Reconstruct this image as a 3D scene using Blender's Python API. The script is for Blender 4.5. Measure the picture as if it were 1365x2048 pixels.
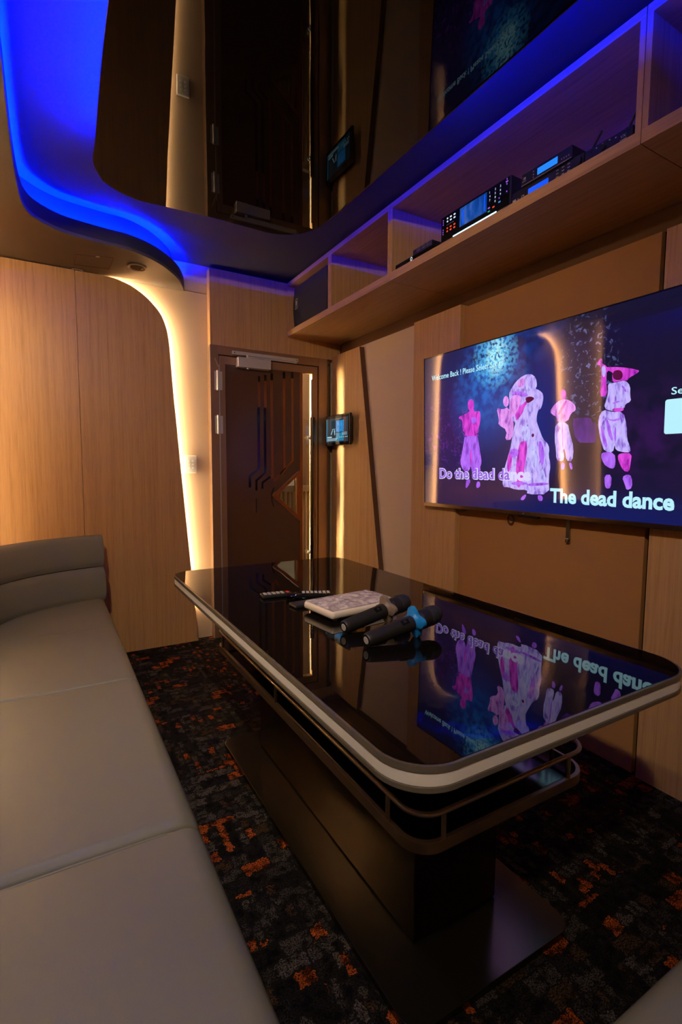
import bpy, bmesh, math, random
from math import sin, cos, pi, radians as R
from mathutils import Vector, Matrix

for _o in list(bpy.data.objects):
    bpy.data.objects.remove(_o)
SC = bpy.context.scene
COL = SC.collection

# ------------------------------------------------------------------ camera
cam_d = bpy.data.cameras.new('camera')
cam = bpy.data.objects.new('camera', cam_d)
COL.objects.link(cam)
cam_d.sensor_fit = 'VERTICAL'
cam_d.sensor_height = 36.0
cam_d.lens = 1001.16 / 2048 * 36.0
cam_d.clip_start = 0.02
CAM = Vector((0, 0, 1.2))
_ya, _pi, _ro = R(30.2165), R(-4.9167), R(0.3084)
_f = Vector((sin(_ya) * cos(_pi), cos(_ya) * cos(_pi), sin(_pi)))
_r = Vector((cos(_ya), -sin(_ya), 0))
_u = _r.cross(_f)
_r2 = cos(_ro) * _r + sin(_ro) * _u
_u2 = -sin(_ro) * _r + cos(_ro) * _u
_m = Matrix((_r2, _u2, -_f)).transposed().to_4x4()
_m.translation = CAM
cam.matrix_world = _m
cam_d.dof.use_dof = True
cam_d.dof.focus_distance = 2.3
cam_d.dof.aperture_fstop = 8.0
SC.camera = cam

# ------------------------------------------------------------------ exposure / world
SC.view_settings.view_transform = 'Standard'
SC.view_settings.look = 'None'
SC.view_settings.gamma = 1.0
SC.view_settings.use_curve_mapping = False
SC.view_settings.exposure = 0.0
SC.cycles.use_denoising = True
SC.cycles.max_bounces = 8
SC.cycles.diffuse_bounces = 4
SC.cycles.glossy_bounces = 5
SC.cycles.sample_clamp_indirect = 6.0
SC.cycles.caustics_reflective = False
SC.cycles.caustics_refractive = False
wd = bpy.data.worlds.new('world')
SC.world = wd
wd.use_nodes = True
wd.node_tree.nodes['Background'].inputs[0].default_value = (0.02, 0.015, 0.01, 1)
wd.node_tree.nodes['Background'].inputs[1].default_value = 0.2

# light levels
WARM = (1.0, 0.60, 0.26)
WARM_LED = 135.0          # strips behind the wood panels
SIDE_LED = 215.0         # strips on the left wall
BLUE_LED = 8000.0         # cove strips
CORRIDOR = 130.0
SOFA_FILL = 30.0  # this and the next three power added fill lights
CORNER_FILL = 6.0
ROOM_FILL = 140.0
TABLE_FILL = 95.0
SCREEN = 1.0


def spot(name, loc, power, color, size=1.6, blend=0.9, rad=0.05, aim=None):
    d = bpy.data.lights.new(name, 'SPOT')
    d.energy = power
    d.color = color
    d.spot_size = size
    d.spot_blend = blend
    d.shadow_soft_size = rad
    o = bpy.data.objects.new(name, d)
    COL.objects.link(o)
    o.location = loc
    if aim is not None:
        o.rotation_euler = (Vector(aim) - Vector(loc)).to_track_quat('-Z', 'Y').to_euler()
    return o


# ------------------------------------------------------------------ materials
def new_mat(name):
    m = bpy.data.materials.new(name)
    m.use_nodes = True
    return m, m.node_tree.nodes, m.node_tree.links, m.node_tree.nodes['Principled BSDF']


def simple(name, col, rough=0.5, metal=0.0, ior=1.5, emit=None, es=0.0, coat=0.0, bump=0.0, bscale=300):
    m, n, l, p = new_mat(name)
    p.inputs['Base Color'].default_value = (*col, 1)
    p.inputs['Roughness'].default_value = rough
    p.inputs['Metallic'].default_value = metal
    p.inputs['IOR'].default_value = ior
    p.inputs['Coat Weight'].default_value = coat
    if emit:
        p.inputs['Emission Color'].default_value = (*emit, 1)
        p.inputs['Emission Strength'].default_value = es
    if bump:
        t = n.new('ShaderNodeTexCoord')
        x = n.new('ShaderNodeTexNoise')
        x.inputs['Scale'].default_value = bscale
        x.inputs['Detail'].default_value = 3
        b = n.new('ShaderNodeBump')
        b.inputs['Strength'].default_value = bump
        b.inputs['Distance'].default_value = 0.001
        l.new(t.outputs['Object'], x.inputs['Vector'])
        l.new(x.outputs['Fac'], b.inputs['Height'])
        l.new(b.outputs['Normal'], p.inputs['Normal'])
    return m


def ramp(n, stops, interp='LINEAR'):
    r = n.new('ShaderNodeValToRGB')
    r.color_ramp.interpolation = interp
    e = r.color_ramp.elements
    while len(e) > 1:
        e.remove(e[-1])
    e[0].position = stops[0][0]
    e[0].color = (*stops[0][1], 1)
    for p, c in stops[1:]:
        k = e.new(p)
        k.color = (*c, 1)
    return r


def wood(name, axis, dark=(0.385, 0.205, 0.080), light=(0.555, 0.325, 0.135), rough=0.42):
    m, n, l, p = new_mat(name)
    t = n.new('ShaderNodeTexCoord')
    out = []
    for s, k, det in ((330, 7, 3), (75, 1.2, 2)):
        mp = n.new('ShaderNodeMapping')
        v = [s, s, s]
        v['XYZ'.index(axis)] = k
        mp.inputs['Scale'].default_value = v
        x = n.new('ShaderNodeTexNoise')
        x.inputs['Scale'].default_value = 1
        x.inputs['Detail'].default_value = det
        l.new(t.outputs['Object'], mp.inputs['Vector'])
        l.new(mp.outputs['Vector'], x.inputs['Vector'])
        out.append(x)
    mx = n.new('ShaderNodeMath')
    mx.operation = 'MULTIPLY_ADD'
    mx.inputs[1].default_value = 0.55
    ml = n.new('ShaderNodeMath')
    ml.operation = 'MULTIPLY'
    ml.inputs[1].default_value = 0.45
    l.new(out[1].outputs['Fac'], ml.inputs[0])
    l.new(out[0].outputs['Fac'], mx.inputs[0])
    l.new(ml.outputs[0], mx.inputs[2])
    r = ramp(n, [(0.34, dark), (0.5, tuple((a + 2 * b) / 3 for a, b in zip(dark, light))), (0.66, light)])
    l.new(mx.outputs[0], r.inputs['Fac'])
    l.new(r.outputs['Color'], p.inputs['Base Color'])
    p.inputs['Roughness'].default_value = rough
    b = n.new('ShaderNodeBump')
    b.inputs['Strength'].default_value = 0.12
    b.inputs['Distance'].default_value = 0.001
    l.new(mx.outputs[0], b.inputs['Height'])
    l.new(b.outputs['Normal'], p.inputs['Normal'])
    return m


def gloss(name, col, rough, ior, wav=0.0, wscale=3.0, metal=0.0):
    m, n, l, p = new_mat(name)
    p.inputs['Base Color'].default_value = (*col, 1)
    p.inputs['Roughness'].default_value = rough
    p.inputs['IOR'].default_value = ior
    p.inputs['Metallic'].default_value = metal
    if wav:
        t = n.new('ShaderNodeTexCoord')
        x = n.new('ShaderNodeTexNoise')
        x.inputs['Scale'].default_value = wscale
        x.inputs['Detail'].default_value = 1
        b = n.new('ShaderNodeBump')
        b.inputs['Strength'].default_value = 1.0
        b.inputs['Distance'].default_value = wav
        l.new(t.outputs['Object'], x.inputs['Vector'])
        l.new(x.outputs['Fac'], b.inputs['Height'])
        l.new(b.outputs['Normal'], p.inputs['Normal'])
    return m


def glow(name, col, strength):
    m = bpy.data.materials.new(name)
    m.use_nodes = True
    n = m.node_tree.nodes
    n.clear()
    e = n.new('ShaderNodeEmission')
    e.inputs[0].default_value = (*col, 1)
    e.inputs[1].default_value = strength
    o = n.new('ShaderNodeOutputMaterial')
    m.node_tree.links.new(e.outputs[0], o.inputs[0])
    return m


def lit(name, col, s=1.0, var=None, vs=40.0):
    """a lit patch of a glass-fronted screen: emission under a glossy face"""
    m, n, l, p = new_mat(name)
    p.inputs['Base Color'].default_value = (0.004, 0.004, 0.006, 1)
    p.inputs['Roughness'].default_value = 0.05
    p.inputs['IOR'].default_value = 1.7
    p.inputs['Emission Strength'].default_value = s
    if var:
        t = n.new('ShaderNodeTexCoord')
        mp = n.new('ShaderNodeMapping')
        mp.inputs['Scale'].default_value = (vs, vs, vs * 0.35)
        x = n.new('ShaderNodeTexNoise')
        x.inputs['Scale'].default_value = 1
        x.inputs['Detail'].default_value = 4
        x.inputs['Distortion'].default_value = 0.6
        l.new(t.outputs['Object'], mp.inputs['Vector'])
        l.new(mp.outputs['Vector'], x.inputs['Vector'])
        r = ramp(n, [(0.30, var), (0.48, col), (0.72, tuple(min(1, c * 1.25 + 0.05) for c in col))])
        l.new(x.outputs['Fac'], r.inputs['Fac'])
        l.new(r.outputs['Color'], p.inputs['Emission Color'])
    else:
        p.inputs['Emission Color'].default_value = (*col, 1)
    return m


def carpet_mat():
    m, n, l, p = new_mat('carpet')
    t = n.new('ShaderNodeTexCoord')
    nz = n.new('ShaderNodeTexNoise')
    nz.inputs['Scale'].default_value = 75
    nz.inputs['Detail'].default_value = 2
    l.new(t.outputs['Object'], nz.inputs['Vector'])
    sub = n.new('ShaderNodeVectorMath')
    sub.operation = 'MULTIPLY_ADD'
    sub.inputs[1].default_value = (0.030, 0.030, 0)
    l.new(nz.outputs['Color'], sub.inputs[0])
    l.new(t.outputs['Object'], sub.inputs[2])

    def brick(w, h, rot, mortar, off, seed):
        mp = n.new('ShaderNodeMapping')
        mp.inputs['Rotation'].default_value = (0, 0, rot)
        mp.inputs['Location'].default_value = (seed, seed * 0.37, 0)
        l.new(sub.outputs[0], mp.inputs['Vector'])
        b = n.new('ShaderNodeTexBrick')
        b.offset = off
        b.squash = 0.6
        b.squash_frequency = 3
        b.inputs['Color1'].default_value = (0, 0, 0, 1)
        b.inputs['Color2'].default_value = (1, 1, 1, 1)
        b.inputs['Mortar'].default_value = (0, 0, 0, 1)
        b.inputs['Scale'].default_value = 1
        b.inputs['Mortar Size'].default_value = mortar
        b.inputs['Mortar Smooth'].default_value = 0.35
        b.inputs['Brick Width'].default_value = w
        b.inputs['Row Height'].default_value = h
        l.new(mp.outputs['Vector'], b.inputs['Vector'])
        return b
    b1 = brick(0.085, 0.047, 0.0, 0.0035, 0.37, 3.1)
    b2 = brick(0.052, 0.026, pi / 2, 0.003, 0.43, 7.7)
    b3 = brick(0.21, 0.16, 0.0, 0.0, 0.3, 1.3)
    # patches of the finer grid
    sel = n.new('ShaderNodeMath')
    sel.operation = 'GREATER_THAN'
    sel.inputs[1].default_value = 0.55
    l.new(b3.outputs['Color'], sel.inputs[0])

    def mixf(a, b):
        x = n.new('ShaderNodeMix')
        x.data_type = 'FLOAT'
        l.new(sel.outputs[0], x.inputs['Factor'])
        l.new(a, x.inputs['A'])
        l.new(b, x.inputs['B'])
        return x.outputs[0]
    val = mixf(b1.outputs['Color'], b2.outputs['Color'])
    mor = mixf(b1.outputs['Fac'], b2.outputs['Fac'])
    r = ramp(n, [(0.0, (0.010, 0.008, 0.007)), (0.20, (0.052, 0.043, 0.036)), (0.42, (0.016, 0.013, 0.011)),
                 (0.60, (0.075, 0.062, 0.052)), (0.70, (0.032, 0.026, 0.022)), (0.80, (0.05, 0.028, 0.014)),
                 (0.875, (0.30, 0.058, 0.010)), (0.95, (0.36, 0.075, 0.014))], 'CONSTANT')
    l.new(val, r.inputs['Fac'])
    # broken yarn
    y = n.new('ShaderNodeTexNoise')
    y.inputs['Scale'].default_value = 260
    y.inputs['Detail'].default_value = 3
    l.new(t.outputs['Object'], y.inputs['Vector'])
    yr = ramp(n, [(0.40, (0.05, 0.05, 0.05)), (0.60, (1.3, 1.3, 1.3))])
    l.new(y.outputs['Fac'], yr.inputs['Fac'])
    big = n.new('ShaderNodeTexNoise')
    big.inputs['Scale'].default_value = 34
    big.inputs['Detail'].default_value = 2
    l.new(t.outputs['Object'], big.inputs['Vector'])
    br = ramp(n, [(0.38, (0.16, 0.16, 0.16)), (0.54, (1.0, 1.0, 1.0))])
    l.new(big.outputs['Fac'], br.inputs['Fac'])

    def mul(a, b):
        x = n.new('ShaderNodeMix')
        x.data_type = 'RGBA'
        x.blend_type = 'MULTIPLY'
        x.inputs['Factor'].default_value = 1
        l.new(a, x.inputs['A'])
        l.new(b, x.inputs['B'])
        return x.outputs['Result']
    c = mul(mul(r.outputs['Color'], yr.outputs['Color']), br.outputs['Color'])
    mm = n.new('ShaderNodeMix')
    mm.data_type = 'RGBA'
    l.new(mor, mm.inputs['Factor'])
    l.new(c, mm.inputs['A'])
    mm.inputs['B'].default_value = (0.006, 0.005, 0.005, 1)
    l.new(mm.outputs['Result'], p.inputs['Base Color'])
    p.inputs['Roughness'].default_value = 0.95
    p.inputs['Specular IOR Level'].default_value = 0.1
    b = n.new('ShaderNodeBump')
    b.inputs['Strength'].default_value = 0.5
    b.inputs['Distance'].default_value = 0.003
    l.new(y.outputs['Fac'], b.inputs['Height'])
    l.new(b.outputs['Normal'], p.inputs['Normal'])
    return m


def screen_mat():
    """the picture on the television: a blue-lit stage, given in the screen's own metres"""
    m, n, l, p = new_mat('screen_picture')
    uv = n.new('ShaderNodeUVMap')
    uv.uv_map = 'UVMap'
    sep = n.new('ShaderNodeSeparateXYZ')
    l.new(uv.outputs[0], sep.inputs[0])

    def math(op, a, b=None, c=None, clamp=False):
        x = n.new('ShaderNodeMath')
        x.operation = op
        x.use_clamp = clamp
        for i, v in enumerate((a, b, c)):
            if v is None:
                continue
            if isinstance(v, (int, float)):
                x.inputs[i].default_value = v
            else:
                l.new(v, x.inputs[i])
        return x.outputs[0]

    def blob(cx, cy, rx, ry, pw=1.0):
        dx = math('DIVIDE', math('SUBTRACT', sep.outputs[0], cx), rx)
        dy = math('DIVIDE', math('SUBTRACT', sep.outputs[1], cy), ry)
        d = math('SQRT', math('ADD', math('MULTIPLY', dx, dx), math('MULTIPLY', dy, dy)))
        k = math('SUBTRACT', 1.0, d, clamp=True)
        return math('POWER', k, pw)

    def noise(scale, det=4, lo=0.4, hi=0.6, dist=0.0):
        x = n.new('ShaderNodeTexNoise')
        x.inputs['Scale'].default_value = scale
        x.inputs['Detail'].default_value = det
        x.inputs['Distortion'].default_value = dist
        l.new(uv.outputs[0], x.inputs['Vector'])
        mr = n.new('ShaderNodeMapRange')
        mr.inputs['From Min'].default_value = lo
        mr.inputs['From Max'].default_value = hi
        l.new(x.outputs['Fac'], mr.inputs['Value'])
        return mr.outputs[0]

    def layer(base, fac, col):
        x = n.new('ShaderNodeMix')
        x.data_type = 'RGBA'
        l.new(fac, x.inputs['Factor'])
        if isinstance(base, tuple):
            x.inputs['A'].default_value = (*base, 1)
        else:
            l.new(base, x.inputs['A'])
        x.inputs['B'].default_value = (*col, 1)
        return x.outputs['Result']
    c = layer((0.005, 0.005, 0.028), blob(0.45, 0.52, 0.62, 0.52, 0.8), (0.006, 0.018, 0.16))
    c = layer(c, math('MULTIPLY', blob(0.22, 0.42, 0.30, 0.34, 1.0), 0.8), (0.035, 0.006, 0.085))
    c = layer(c, math('MULTIPLY', blob(0.46, 0.52, 0.26, 0.24, 0.8), 0.85), (0.006, 0.055, 0.36))
    c = layer(c, math('MULTIPLY', blob(0.80, 0.42, 0.13, 0.36, 0.7), 0.8), (0.004, 0.020, 0.22))
    c = layer(c, math('MULTIPLY', blob(0.62, 0.88, 0.34, 0.24, 0.7), math('MULTIPLY', noise(11), 0.9)), (0.006, 0.060, 0.36))
    c = layer(c, math('MULTIPLY', blob(0.50, 0.64, 0.27, 0.25, 0.8), noise(24, 5)), (0.01, 0.16, 0.62))
    c = layer(c, math('MULTIPLY', blob(0.535, 0.755, 0.15, 0.16, 0.5), noise(46, 4, 0.42, 0.55)), (0.10, 0.55, 0.95))
    c = layer(c, math('MULTIPLY', blob(0.545, 0.755, 0.075, 0.10, 0.5), noise(62, 3, 0.44, 0.52)), (0.45, 0.95, 1.0))
    # dim violet undergrowth at the left, pale specks hanging at the right
    c = layer(c, math('MULTIPLY', blob(0.10, 0.36, 0.30, 0.30, 0.6), math('MULTIPLY', noise(38, 5, 0.55, 0.66, 1.2), 0.75)), (0.16, 0.022, 0.36))
    c = layer(c, math('MULTIPLY', blob(0.36, 0.34, 0.10, 0.22, 0.6), math('MULTIPLY', noise(44, 5, 0.53, 0.66, 1.0), 0.75)), (0.30, 0.06, 0.52))
    c = layer(c, math('MULTIPLY', blob(1.03, 0.62, 0.15, 0.26, 0.6), math('MULTIPLY', noise(52, 5, 0.57, 0.66, 0.8), 0.8)), (0.16, 0.22, 0.55))
    c = layer(c, math('MULTIPLY', blob(1.30, 0.33, 0.22, 0.22, 0.7), math('MULTIPLY', noise(12), 0.5)), (0.05, 0.008, 0.12))
    # stage floor
    fl = n.new('ShaderNodeMapRange')
    fl.inputs['From Min'].default_value = 0.22
    fl.inputs['From Max'].default_value = 0.06
    l.new(sep.outputs[1], fl.inputs['Value'])
    c = layer(c, math('MULTIPLY', fl.outputs[0], 0.85), (0.008, 0.007, 0.05))
    c = layer(c, blob(0.35, 0.09, 0.55, 0.14, 0.8), (0.045, 0.016, 0.060))
    c = layer(c, blob(1.05, 0.0, 0.75, 0.13, 0.8), (0.004, 0.010, 0.120))
    l.new(c, p.inputs['Emission Color'])
    p.inputs['Emission Strength'].default_value = SCREEN
    p.inputs['Base Color'].default_value = (0.003, 0.003, 0.004, 1)
    p.inputs['Roughness'].default_value = 0.05
    p.inputs['IOR'].default_value = 1.7
    return m


M = {
    'wood_v': wood('oak_veneer_upright', 'Z'),
    'wood_y': wood('oak_veneer_lengthwise', 'Y'),
    'beige': simple('beige_wall_paint', (0.56, 0.42, 0.29), 0.7, bump=0.1, bscale=500),
    'fabric': simple('tan_wall_fabric', (0.36, 0.170, 0.045), 0.85, bump=0.5, bscale=900),
    'fabric_light': simple('beige_wall_fabric', (0.60, 0.45, 0.31), 0.85, bump=0.5, bscale=900),
    'dark_edge': simple('dark_brown_edge', (0.10, 0.045, 0.015), 0.6),
    'gap_black': gloss('black_reveal', (0.006, 0.006, 0.007), 0.08, 1.5),
    'ceil': simple('dark_ceiling_paint', (0.027, 0.027, 0.028), 0.75, bump=0.08, bscale=60),
    'soffit': simple('grey_soffit_paint', (0.095, 0.083, 0.070), 0.42, bump=0.06, bscale=80),
    'gloss_ceiling': gloss('black_stretch_film', (0.004, 0.003, 0.003), 0.012, 1.37, 0.0004, 3.2),
    'carpet': carpet_mat(),
    'leather': simple('grey_leather', (0.168, 0.160, 0.127), 0.48, bump=0.25, bscale=420),
    'glass_top': gloss('black_table_glass', (0.004, 0.003, 0.003), 0.015, 1.40, 0.0003, 5.0),
    'steel': simple('brushed_dark_steel', (0.50, 0.44, 0.36), 0.30, 0.55),
    'trim_steel': simple('dark_trim_steel', (0.25, 0.215, 0.17), 0.25, 0.7),
    'bronze': simple('dark_bronze_steel', (0.135, 0.105, 0.080), 0.20, 1.0),
    'satin': simple('satin_silver', (0.60, 0.57, 0.54), 0.34, 0.35),
    'ped_steel': simple('dark_polished_steel', (0.10, 0.088, 0.068), 0.22, 1.0),
    'plate_steel': simple('dark_mirror_steel', (0.075, 0.065, 0.048), 0.18, 0.9),
    'silver_plastic': simple('silver_plastic', (0.74, 0.72, 0.70), 0.35),
    'pure_white': simple('bright_white_plastic', (0.88, 0.87, 0.85), 0.3),
    'white_band': simple('white_acrylic_band', (0.78, 0.74, 0.68), 0.4),
    'door_bronze': gloss('bronze_door_glass', (0.085, 0.041, 0.020), 0.24, 1.5),
    'frame_bronze': simple('bronze_door_frame', (0.34, 0.20, 0.105), 0.30, 0.45),
    'copper': simple('copper_strip', (0.36, 0.135, 0.045), 0.28, 0.85),
    'strip_black': gloss('black_door_strip', (0.010, 0.006, 0.006), 0.10, 1.5),
    'black': simple('black_plastic', (0.012, 0.012, 0.014), 0.38),
    'black_gloss': gloss('black_gloss_plastic', (0.006, 0.006, 0.008), 0.08, 1.5),
    'black_matte': simple('black_anodised_metal', (0.016, 0.015, 0.015), 0.46, 0.2),
    'mesh': simple('black_steel_mesh', (0.010, 0.011, 0.015), 0.6, 0.2, bump=1.0, bscale=1500),
    'white_plastic': simple('white_plastic', (0.72, 0.69, 0.65), 0.3),
    'pad_white': simple('pinkish_white_plastic', (0.66, 0.58, 0.53), 0.28),
    'mark_white': simple('printed_white', (0.6, 0.6, 0.62), 0.5),
    'button_grey': simple('grey_rubber', (0.35, 0.33, 0.32), 0.6),
    'button_red': simple('red_rubber', (0.5, 0.03, 0.02), 0.5),
    'ring_taupe': simple('taupe_silicone', (0.17, 0.125, 0.095), 0.5),
    'ring_blue': simple('blue_silicone', (0.010, 0.20, 0.62), 0.45),
    'led_warm': glow('warm_led', (1.0, 0.68, 0.36), WARM_LED),
    'led_blue_low': glow('blue_led_low', (0.0, 0.005, 1.0), BLUE_LED * .06),
    'led_blue_high': glow('blue_led_high', (0.0, 0.005, 1.0), BLUE_LED * .24),
    'ring_paint': simple('grey_ring_paint', (0.34, 0.29, 0.24), 0.4),
    'led_side': glow('warm_led_side', WARM, SIDE_LED),
    'led_blue': glow('blue_led', (0.0, 0.005, 1.0), BLUE_LED),
    'fill_on': glow('fill_lens', (1.0, 0.80, 0.55), 3.0),  # glowing lens of the added fill lights
    'lens_off': simple('frosted_lens', (0.45, 0.42, 0.38), 0.5),
    'screen': screen_mat(),
    'fig_skin': lit('figure_magenta', (0.62, 0.040, 0.62), SCREEN, (0.20, 0.01, 0.30), 48),
    'fig_lav': lit('figure_violet', (0.40, 0.12, 0.88), SCREEN, (0.20, 0.03, 0.50), 50),
    'fig_pale': lit('figure_pale', (0.50, 0.40, 0.95), SCREEN, (0.20, 0.07, 0.58), 62),
    'fig_pink': lit('figure_pink', (0.66, 0.25, 0.82), SCREEN, (0.28, 0.05, 0.48), 55),
    'fig_face': lit('figure_face', (0.52, 0.50, 0.98), SCREEN, (0.30, 0.22, 0.75), 70),
    'fig_dark': lit('figure_dark', (0.10, 0.004, 0.05), SCREEN),
    'fig_dim': lit('figure_dim', (0.085, 0.015, 0.26), SCREEN, (0.03, 0.008, 0.12), 16),
    'txt_cyan': lit('text_pale_cyan', (0.48, 0.88, 1.0), SCREEN),
    'txt_violet': lit('text_violet', (0.30, 0.12, 0.72), SCREEN),
    'txt_white': lit('text_outline', (0.70, 0.66, 1.0), SCREEN),
    'lcd': lit('lcd_blue', (0.003, 0.09, 0.95), 1.0),
    'lcd_bright': lit('lcd_bright_blue', (0.02, 0.25, 1.0), 1.0),
    'lcd_dim': lit('lcd_dim_blue', (0.006, 0.070, 0.36), 0.9, (0.003, 0.03, 0.2), 30),
    'key_white': glow('key_white', (0.75, 0.85, 1.0), 1.0),
    'key_red': glow('key_red', (1.0, 0.09, 0.03), 0.9),
    'key_violet': glow('key_violet', (0.42, 0.14, 0.8), 0.8),
    'key_green': glow('key_green', (0.02, 0.45, 0.25), 0.8),
    'key_blue': glow('key_blue', (0.08, 0.30, 0.9), 0.8),
    'bar_light': glow('bar_light', (0.35, 0.75, 1.0), 4.0),
    'bar_halo': glow('bar_halo', (0.01, 0.10, 1.0), 1.2),
    'red_dim': simple('dim_red_print', (0.35, 0.012, 0.012), 0.5),
    'tab_bg': lit('tablet_backdrop', (0.018, 0.035, 0.048), 1.0),
    'tab_blue': lit('tablet_blue', (0.02, 0.30, 0.72), .8, (0.0, 0.08, 0.35), 130),
    'tab_cyan': lit('tablet_cyan', (0.02, 0.26, 0.44), .8),
    'tab_text': lit('tablet_text', (0.45, 0.68, 0.78), 1.0),
    'cream': simple('cream_wall_paint', (0.75, 0.70, 0.56), 0.7),
    'slat': simple('dark_slat', (0.16, 0.10, 0.06), 0.5),
    'clear': None,
}
_m = bpy.data.materials.new('clear_glass')
_m.use_nodes = True
_n, _l = _m.node_tree.nodes, _m.node_tree.links
_n.clear()
_t, _g, _x, _o = (_n.new(k) for k in ('ShaderNodeBsdfTransparent', 'ShaderNodeBsdfGlossy', 'ShaderNodeMixShader', 'ShaderNodeOutputMaterial'))
_t.inputs[0].default_value = (.92, .90, .86, 1)
_g.inputs['Roughness'].default_value = 0.02
_x.inputs[0].default_value = 0.07
_l.new(_t.outputs[0], _x.inputs[1])
_l.new(_g.outputs[0], _x.inputs[2])
_l.new(_x.outputs[0], _o.inputs[0])
M['clear'] = _m
_m2 = _m.copy()
_m2.name = 'dimming_glass'
for _k in _m2.node_tree.nodes:
    if _k.type == 'BSDF_TRANSPARENT':
        _k.inputs[0].default_value = (.50, .50, .48, 1)  # tint added to weaken the corridor lamp's beam through the pane
M['tinted'] = _m2
_m, _n, _l, _p = new_mat('crinkled_clear_film')
_p.inputs['Base Color'].default_value = (0.50, 0.47, 0.52, 1)
_p.inputs['Roughness'].default_value = 0.16
_t = _n.new('ShaderNodeTexCoord')
_x = _n.new('ShaderNodeTexNoise')
_x.inputs['Scale'].default_value = 26
_x.inputs['Detail'].default_value = 4
_x.inputs['Distortion'].default_value = 1.5
_b = _n.new('ShaderNodeBump')
_b.inputs['Strength'].default_value = 0.7
_b.inputs['Distance'].default_value = 0.006
_l.new(_t.outputs['Object'], _x.inputs['Vector'])
_l.new(_x.outputs['Fac'], _b.inputs['Height'])
_l.new(_b.outputs['Normal'], _p.inputs['Normal'])
_rr = ramp(_n, [(0.38, (0.30, 0.25, 0.32)), (0.6, (0.60, 0.54, 0.56))])
_l.new(_x.outputs['Fac'], _rr.inputs['Fac'])
_l.new(_rr.outputs['Color'], _p.inputs['Base Color'])
M['film'] = _m


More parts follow.
